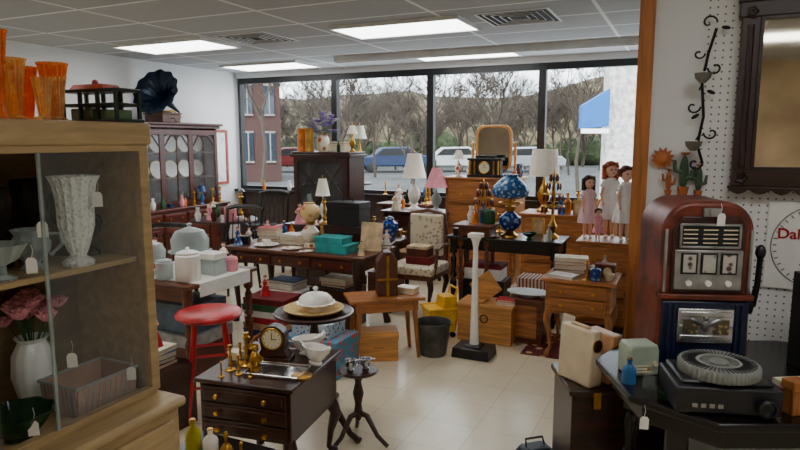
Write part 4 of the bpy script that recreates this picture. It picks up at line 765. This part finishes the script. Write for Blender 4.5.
for px,pz in ((-.02,.055),(0,.335)): P(sc,'candle_cup',Vs([(.012,0),(.03,.02),(.034,.04)],.003,px,-.075,pz,20),mat('grey_metal_cup',(120,118,112),.4,.6));P(sc,'candle',Cy(px,-.075,pz+.01,.016,.016,.035,12),WHT)
x,y=pw(.11,.02);sn=T('metal_sun','rust orange metal sun wall ornament','wall ornament',x,y,1.52,RR);RST=mat('rusty_metal',(166,96,50),.6,.3)
P(sn,'sun_rays',Pg([((.052 if k%2 else .034)*math.cos(2*pi*k/24),(.052 if k%2 else .034)*math.sin(2*pi*k/24)) for k in range(24)],-.004,.004),RST);P(sn,'sun_face',Sp(0,-.004,0,.028,.012,.028,20),RST)
CG=mat('green_patina_metal',(62,84,62),.5,.3)
for k,(s_,zz,h) in enumerate(((.14,1.37,.1),(.20,1.38,.16),(.26,1.37,.12))):
    x,y=pw(s_,.03);ct=T('metal_cactus','small green metal cactus wall ornament with rust flower','wall ornament',x,y,zz,RR,'metal cactus ornaments',sc=h/.18);P(ct,'cactus_body',[Sp(0,0,.09,.022,.012,.085,14),Tu([(0,0,.06),(.04,0,.07),(.045,0,.12)],[.012,.012,.008],8),Tu([(0,0,.09),(-.04,0,.1),(-.045,0,.15)],[.012,.012,.008],8)],CG if k!=0 else RST);P(ct,'cactus_flower',Lt([(0,0),(.014,.01),(.02,.02),(0,.012)],0,0,.168,16,5,.3),RST);P(ct,'cactus_pot',Lt([(.02,-.02),(.028,.02),(.0,.02)],n=16),RST)
x,y=pw(.72,.022);sg=T('advertising_sign','white round-dialled advertising sign with red lettering','sign',x,y,.98,RR)
P(sg,'sign_panel',B(0,0,0,.38,.012,.37,),mat('white_enamel_sign',(236,234,228),.35,v=.02),.004);text(sg,'Dal',.06,RED,(-.11,-.008,.215))
P(sg,'sign_dial',[Tor(0,-.008,.185,.172,.002,48,6,'y')]+[B(.158*math.cos(a),-.008,.178+.158*math.sin(a),.004,.002,.014,ry=-a+pi/2) for a in [2*pi*k/36 for k in range(36)]],mat('grey_print',(90,90,94),.5));P(sg,'dial_needle',B(-.04,-.01,.1,.004,.002,.1,ry=.5),RED)
# ---------------- octagonal table
OT=T('octagonal_table','black octagonal wooden table with apron','table',1.31,2.17,0)
def octa(w,d,z,h,c=.45):
    p=[(-w,-d*c),(-w*(1-c*.8),-d),(w*(1-c*.8),-d),(w,-d*c),(w,d*c),(w*(1-c*.8),d),(-w*(1-c*.8),d),(-w,d*c)]
    v,f=Pg(p,z,z+h);return [Vector((a.x,a.z,a.y)) for a in v],f
P(OT,'table_top',octa(.54,.40,.72,.03),BLW,.008);P(OT,'table_apron',octa(.48,.34,.64,.08),BLW,.004)
for a,b in ((-.38,-.2),(.38,-.2),(.38,.2),(-.38,.2)): turned(OT,a,b,.65,.035,BLW)
P(OT,'lower_shelf',octa(.38,.25,.2,.02),BLW)
boxc('storage_box','brown cardboard box on octagonal table lower shelf','box',1.15,2.12,.22,.3,.24,.2,mat('brown_cardboard',(140,104,66),.8),0);boxc('storage_box','cream box on the lower shelf of octagonal table','box',1.45,2.12,.22,.24,.22,.14,CRM,.1)
# slot machine
SL=T('slot_machine','antique mechanical slot machine, worn brown cabinet with side lever','slot machine',1.12,2.34,.75,-.1,sc=.97)
SLM=mat('worn_brown_enamel',(100,44,30),.42,.1,v=.4,s=10)
rt=[(.163-.11+.11*math.cos(a),.542+.11*math.sin(a)) for a in [pi/2*k/8 for k in range(9)]]
out=[(-.165,0),(.165,0),(.172,.03),(.165,.28),(.172,.3),(.163,.33)]+rt+[(-p[0],p[1]) for p in rt[::-1]]+[(-.163,.33),(-.172,.3),(-.165,.28),(-.172,.03)]
P(SL,'machine_case',Pg(out,-.15,.15),SLM,.014)
P(SL,'upper_panel',[Pg([(-.13,.31),(.13,.31),(.13,.55),(.10,.6),(-.10,.6),(-.13,.55)],-.162,-.15)],mat('dark_brown_panel',(60,30,24),.4,.1,v=.3),.005)
P(SL,'award_card',B(0,-.165,.49,.2,.006,.075),mat('black_award_card',(16,16,22),.4));P(SL,'award_frame',[B(0,-.168,.565,.212,.008,.008),B(0,-.168,.482,.212,.008,.008),B(-.104,-.168,.485,.008,.008,.085),B(.104,-.168,.485,.008,.008,.085)],CHR,.001)
P(SL,'reel_panel',B(0,-.166,.325,.24,.008,.15),mat('pale_metal_panel',(150,148,144),.4,.6),.004)
for i in range(3):
    P(SL,'reel_window',B(-.07+i*.07,-.171,.385,.06,.006,.08),BLK,.002);P(SL,'reel',B(-.07+i*.07,-.175,.392,.044,.004,.066),mat('reel_strip',(186,180,170),.4,k='v',s=34,c2=(80,60,54)));P(SL,'reel_button',Xf(Cy(0,0,0,.011,.011,.012,16),(-.07+i*.07,-.17,.352),(pi/2,0,0)),WHT)
P(SL,'coin_head',[B(0,-.165,.6,.06,.02,.03),Xf(Cy(0,0,0,.012,.012,.01,12),(0,-.175,.615),(pi/2,0,0))],CHR)
P(SL,'lower_panel',[B(0,-.158,.02,.31,.016,.26)],NAV,.005)
for i in range(16):
    if .149>abs(-.15+i*.02)>.105: P(SL,'panel_rib',Cy(-.15+i*.02,-.168,.03,.006,.006,.24,8),NAV)
P(SL,'jackpot_window',[B(0,-.172,.125,.2,.012,.13),B(0,-.18,.135,.18,.006,.02),B(0,-.18,.225,.18,.006,.02)],mat('bright_chrome',(200,200,202),.25,.9),.004)
for s in (-1,1): P(SL,'jackpot_glass',B(s*.055,-.18,.16,.055,.004,.055),mat('coin_display',(110,100,80),.3,.6,k='v',s=60,c2=(190,170,120)));P(SL,'panel_bolt',Sp(s*.09,-.182,.19,.006),CHR)
P(SL,'eagle_ornament',[Sp(0,-.182,.19,.014,.008,.026,12),Xf(Sp(0,0,0,.03,.006,.010,12),(-.03,-.182,.205),(0,.5,0)),Xf(Sp(0,0,0,.03,.006,.010,12),(.03,-.182,.205),(0,-.5,0)),Sp(0,-.184,.22,.009,.008,.009,10)],CHR)
P(SL,'payout_cup',[Xf(Vs([(.02,0),(.035,.02),(.045,.03)],.003),(0,-.18,.05),(0,0,0),(1.4,.7,1))],CHR);P(SL,'belt_molding',B(0,-.16,.285,.34,.02,.022),SLM,.005)
for s in (-1,1): P(SL,'side_trim',B(s*.15,-.155,.31,.01,.012,.24),CHR,.003)
for i in range(12): P(SL,'award_mark',B(-.07+.07*(i%3),-.17,.5+.016*(i//3),.05,.002,.004),CRM)
lv=P(SL,'lever_arm',[Tu([(.17,-.1,.25),(.19,-.11,.26),(.198,-.12,.34),(.196,-.13,.44)],[.02,.014,.011,.010],10),Xf(Cy(0,0,0,.032,.028,.025,20),(.162,-.1,.25),(0,pi/2,0))],IRN);P(lv,'lever_knob',Sp(.196,-.131,.465,.018,.018,.028),BLK)
dup(tg,1.13,2.165,1.30,0)
# projector
PR=T('slide_projector','black slide projector with round grey ribbed carousel tray','slide projector',1.03,1.925,.75,-.15)
P(PR,'projector_body',[B(0,0,.008,.31,.22,.085),B(0,.01,.093,.27,.19,.014)],DGR,.01)
for i in (-1,1):
    for j in (-1,1): P(PR,'foot',Cy(i*.12,j*.08,0,.012,.012,.01,12),BLK)
P(PR,'carousel_tray',Lt([(.06,0),(.118,0),(.12,.004),(.12,.03),(.114,.036),(.066,.034),(.058,.03),(.055,.02),(0,.02),(0,.0)],n=200,fl=50,am=.022),GRY,loc=(0,0,.107));P(PR,'tray_ring',Tor(0,0,.142,.062,.004,40,8),mat('light_grey_plastic',(150,152,146),.4,v=.04));P(PR,'tray_hub',Lt([(.03,0),(.03,.016),(.025,.02),(0,.02)],n=24),GRY,loc=(0,0,.126))
for k in range(50): P(PR,'slide_slot',B(.09*math.cos(2*pi*k/50),.09*math.sin(2*pi*k/50),.1415,.042,.0035,.003,rz=2*pi*k/50),DGR)
P(PR,'lens',Xf(Lt([(.025,0),(.028,.01),(.028,.04),(.022,.045),(.02,.035),(0,.03)],n=24),(.1,-.1,.045),(pi/2,0,0)),BLK)
for i in range(4): P(PR,'control_button',B(-.1+i*.025,-.112,.03,.015,.006,.012),CHR)
GC=T('portable_radio','pale grey-green plain plastic portable radio','radio',.88,2.2,.75,.12,sc=.92);PG=mat('pale_green_plastic',(168,182,160),.4,v=.05)
P(GC,'radio_case',Pg([(-.064,0),(.064,0),(.064,.1),(.055,.125),(-.055,.125),(-.064,.1)],-.045,.05),PG,.008)
for i in range(3): P(GC,'radio_grille',B(-.01,-.047,.015+i*.012,.08,.004,.004),CRM)
P(GC,'radio_knob',Xf(Cy(0,0,0,.01,.01,.01,12),(.045,-.046,.05),(pi/2,0,0)),CRM)
bottle(.81,2.1,.75,.09,BGL,'small blue glass bottle on octagonal table',.024);bottle(.86,2.05,.75,.07,CLR,'small clear glass bottle on octagonal table',.02)
q=boxc('wooden_box','small brown wooden box on octagonal table','box',1.235,1.85,.75,.05,.045,.11,OAKV,.2,lid=True)
q=boxc('black_case','tall black case standing on octagonal table','case',1.56,2.2,.75,.14,.2,.36,BLK,0,lid=False)
S('ashtray','small amber glass ashtray on octagonal table','ashtray',Vs([(.035,0),(.04,.02),(.042,.022)],.006,n=32,fl=4,am=.05),GGL,.90,1.97,.75)
book(1.36,2.0,.75,.16,.12,.02,cols[0],.3,'maroon cloth hardcover book on octagonal table');book(1.36,2.0,.77,.14,.11,.02,cols[4],.1,'cream cloth hardcover book on octagonal table')
dup(tg,.80,1.925,.66,-.2)
DTK=T('dark_blanket_chest','dark stained low wooden blanket chest','chest',.92,2.62,0,0);P(DTK,'chest_body',B(0,0,0,.40,.3,.54),MAH,.006);P(DTK,'chest_lid',B(0,0,.54,.43,.33,.03),MAH,.008);P(DTK,'chest_latch',[B(-.1,-.165,.49,.03,.01,.07)],BRS)
CA=T('cream_case','upright boxy cream plastic case radio with tan grille','radio',.775,2.57,.57,.5,sc=1.12)
P(CA,'radio_case',Pg([(-.035,0),(.035,0),(.022,.215),(-.022,.215)],-.085,.085),mat('ivory_plastic',(222,202,170),.4,v=.05),.008)
P(CA,'radio_grille',Xf(B(0,0,.0,.13,.004,.09),(.031,0,.04),(0,0,pi/2)),mat('tan_speaker_cloth',(160,116,76),.8),.002);P(CA,'radio_dial',Xf(Lt([(0,0),(.024,0),(.024,.004),(0,.006)],n=24),(0.0,-.085,.16),(pi/2,0,0)),BRS);P(CA,'carry_handle',B(0,0,.212,.02,.09,.012),BEI,.003)
CA2=T('tan_case','upright boxy tan plastic case radio on dark chest','radio',.885,2.6,.57,.4,sc=1.05)
P(CA2,'case_body',Pg([(-.04,0),(.045,0),(.03,.2),(-.025,.2)],-.08,.08),mat('peach_tan_plastic',(206,156,112),.4,v=.06),.008)
for i in range(8): P(CA2,'radio_grille',B(0,-.082,.03+i*.013,.055,.003,.005),CRM)
P(CA2,'radio_knob',Xf(Cy(0,0,0,.014,.014,.01,16),(0,-.08,.16),(pi/2,0,0)),BRS)
q=T('handbag','black and navy leather handbag on the floor','handbag',.66,2.84,0,.3);P(q,'bag_body',Pg([(-.1,0),(.1,0),(.09,.1),(.06,.13),(-.06,.13),(-.09,.1)],-.05,.05),mat('navy_leather',(20,26,42),.4),.015);P(q,'bag_handle',Tu([(-.05,0,.12),(-.045,.02,.16),(.045,.02,.16),(.05,0,.12)],.006),BLK);P(q,'bag_clasp',B(0,-.052,.1,.03,.006,.02),BRS)
# ---------------- lighting & camera
W=bpy.data.worlds.new('World');SC.world=W;W.use_nodes=True;bg=W.node_tree.nodes['Background'];bg.inputs[0].default_value=(.85,.93,1,1);bg.inputs[1].default_value=6.5
su=bpy.data.lights.new('sun','SUN');su.energy=5;su.angle=.02;so=bpy.data.objects.new('sun',su);COL.objects.link(so);so.rotation_euler=(math.radians(48),0,math.radians(-35))
cm=bpy.data.cameras.new('camera');cm.lens=27.9;cm.sensor_width=36;cm.clip_end=300;co=bpy.data.objects.new('camera',cm);COL.objects.link(co);co.location=(0,0,1.6);co.rotation_euler=(math.radians(90-7.8),0,0);SC.camera=co
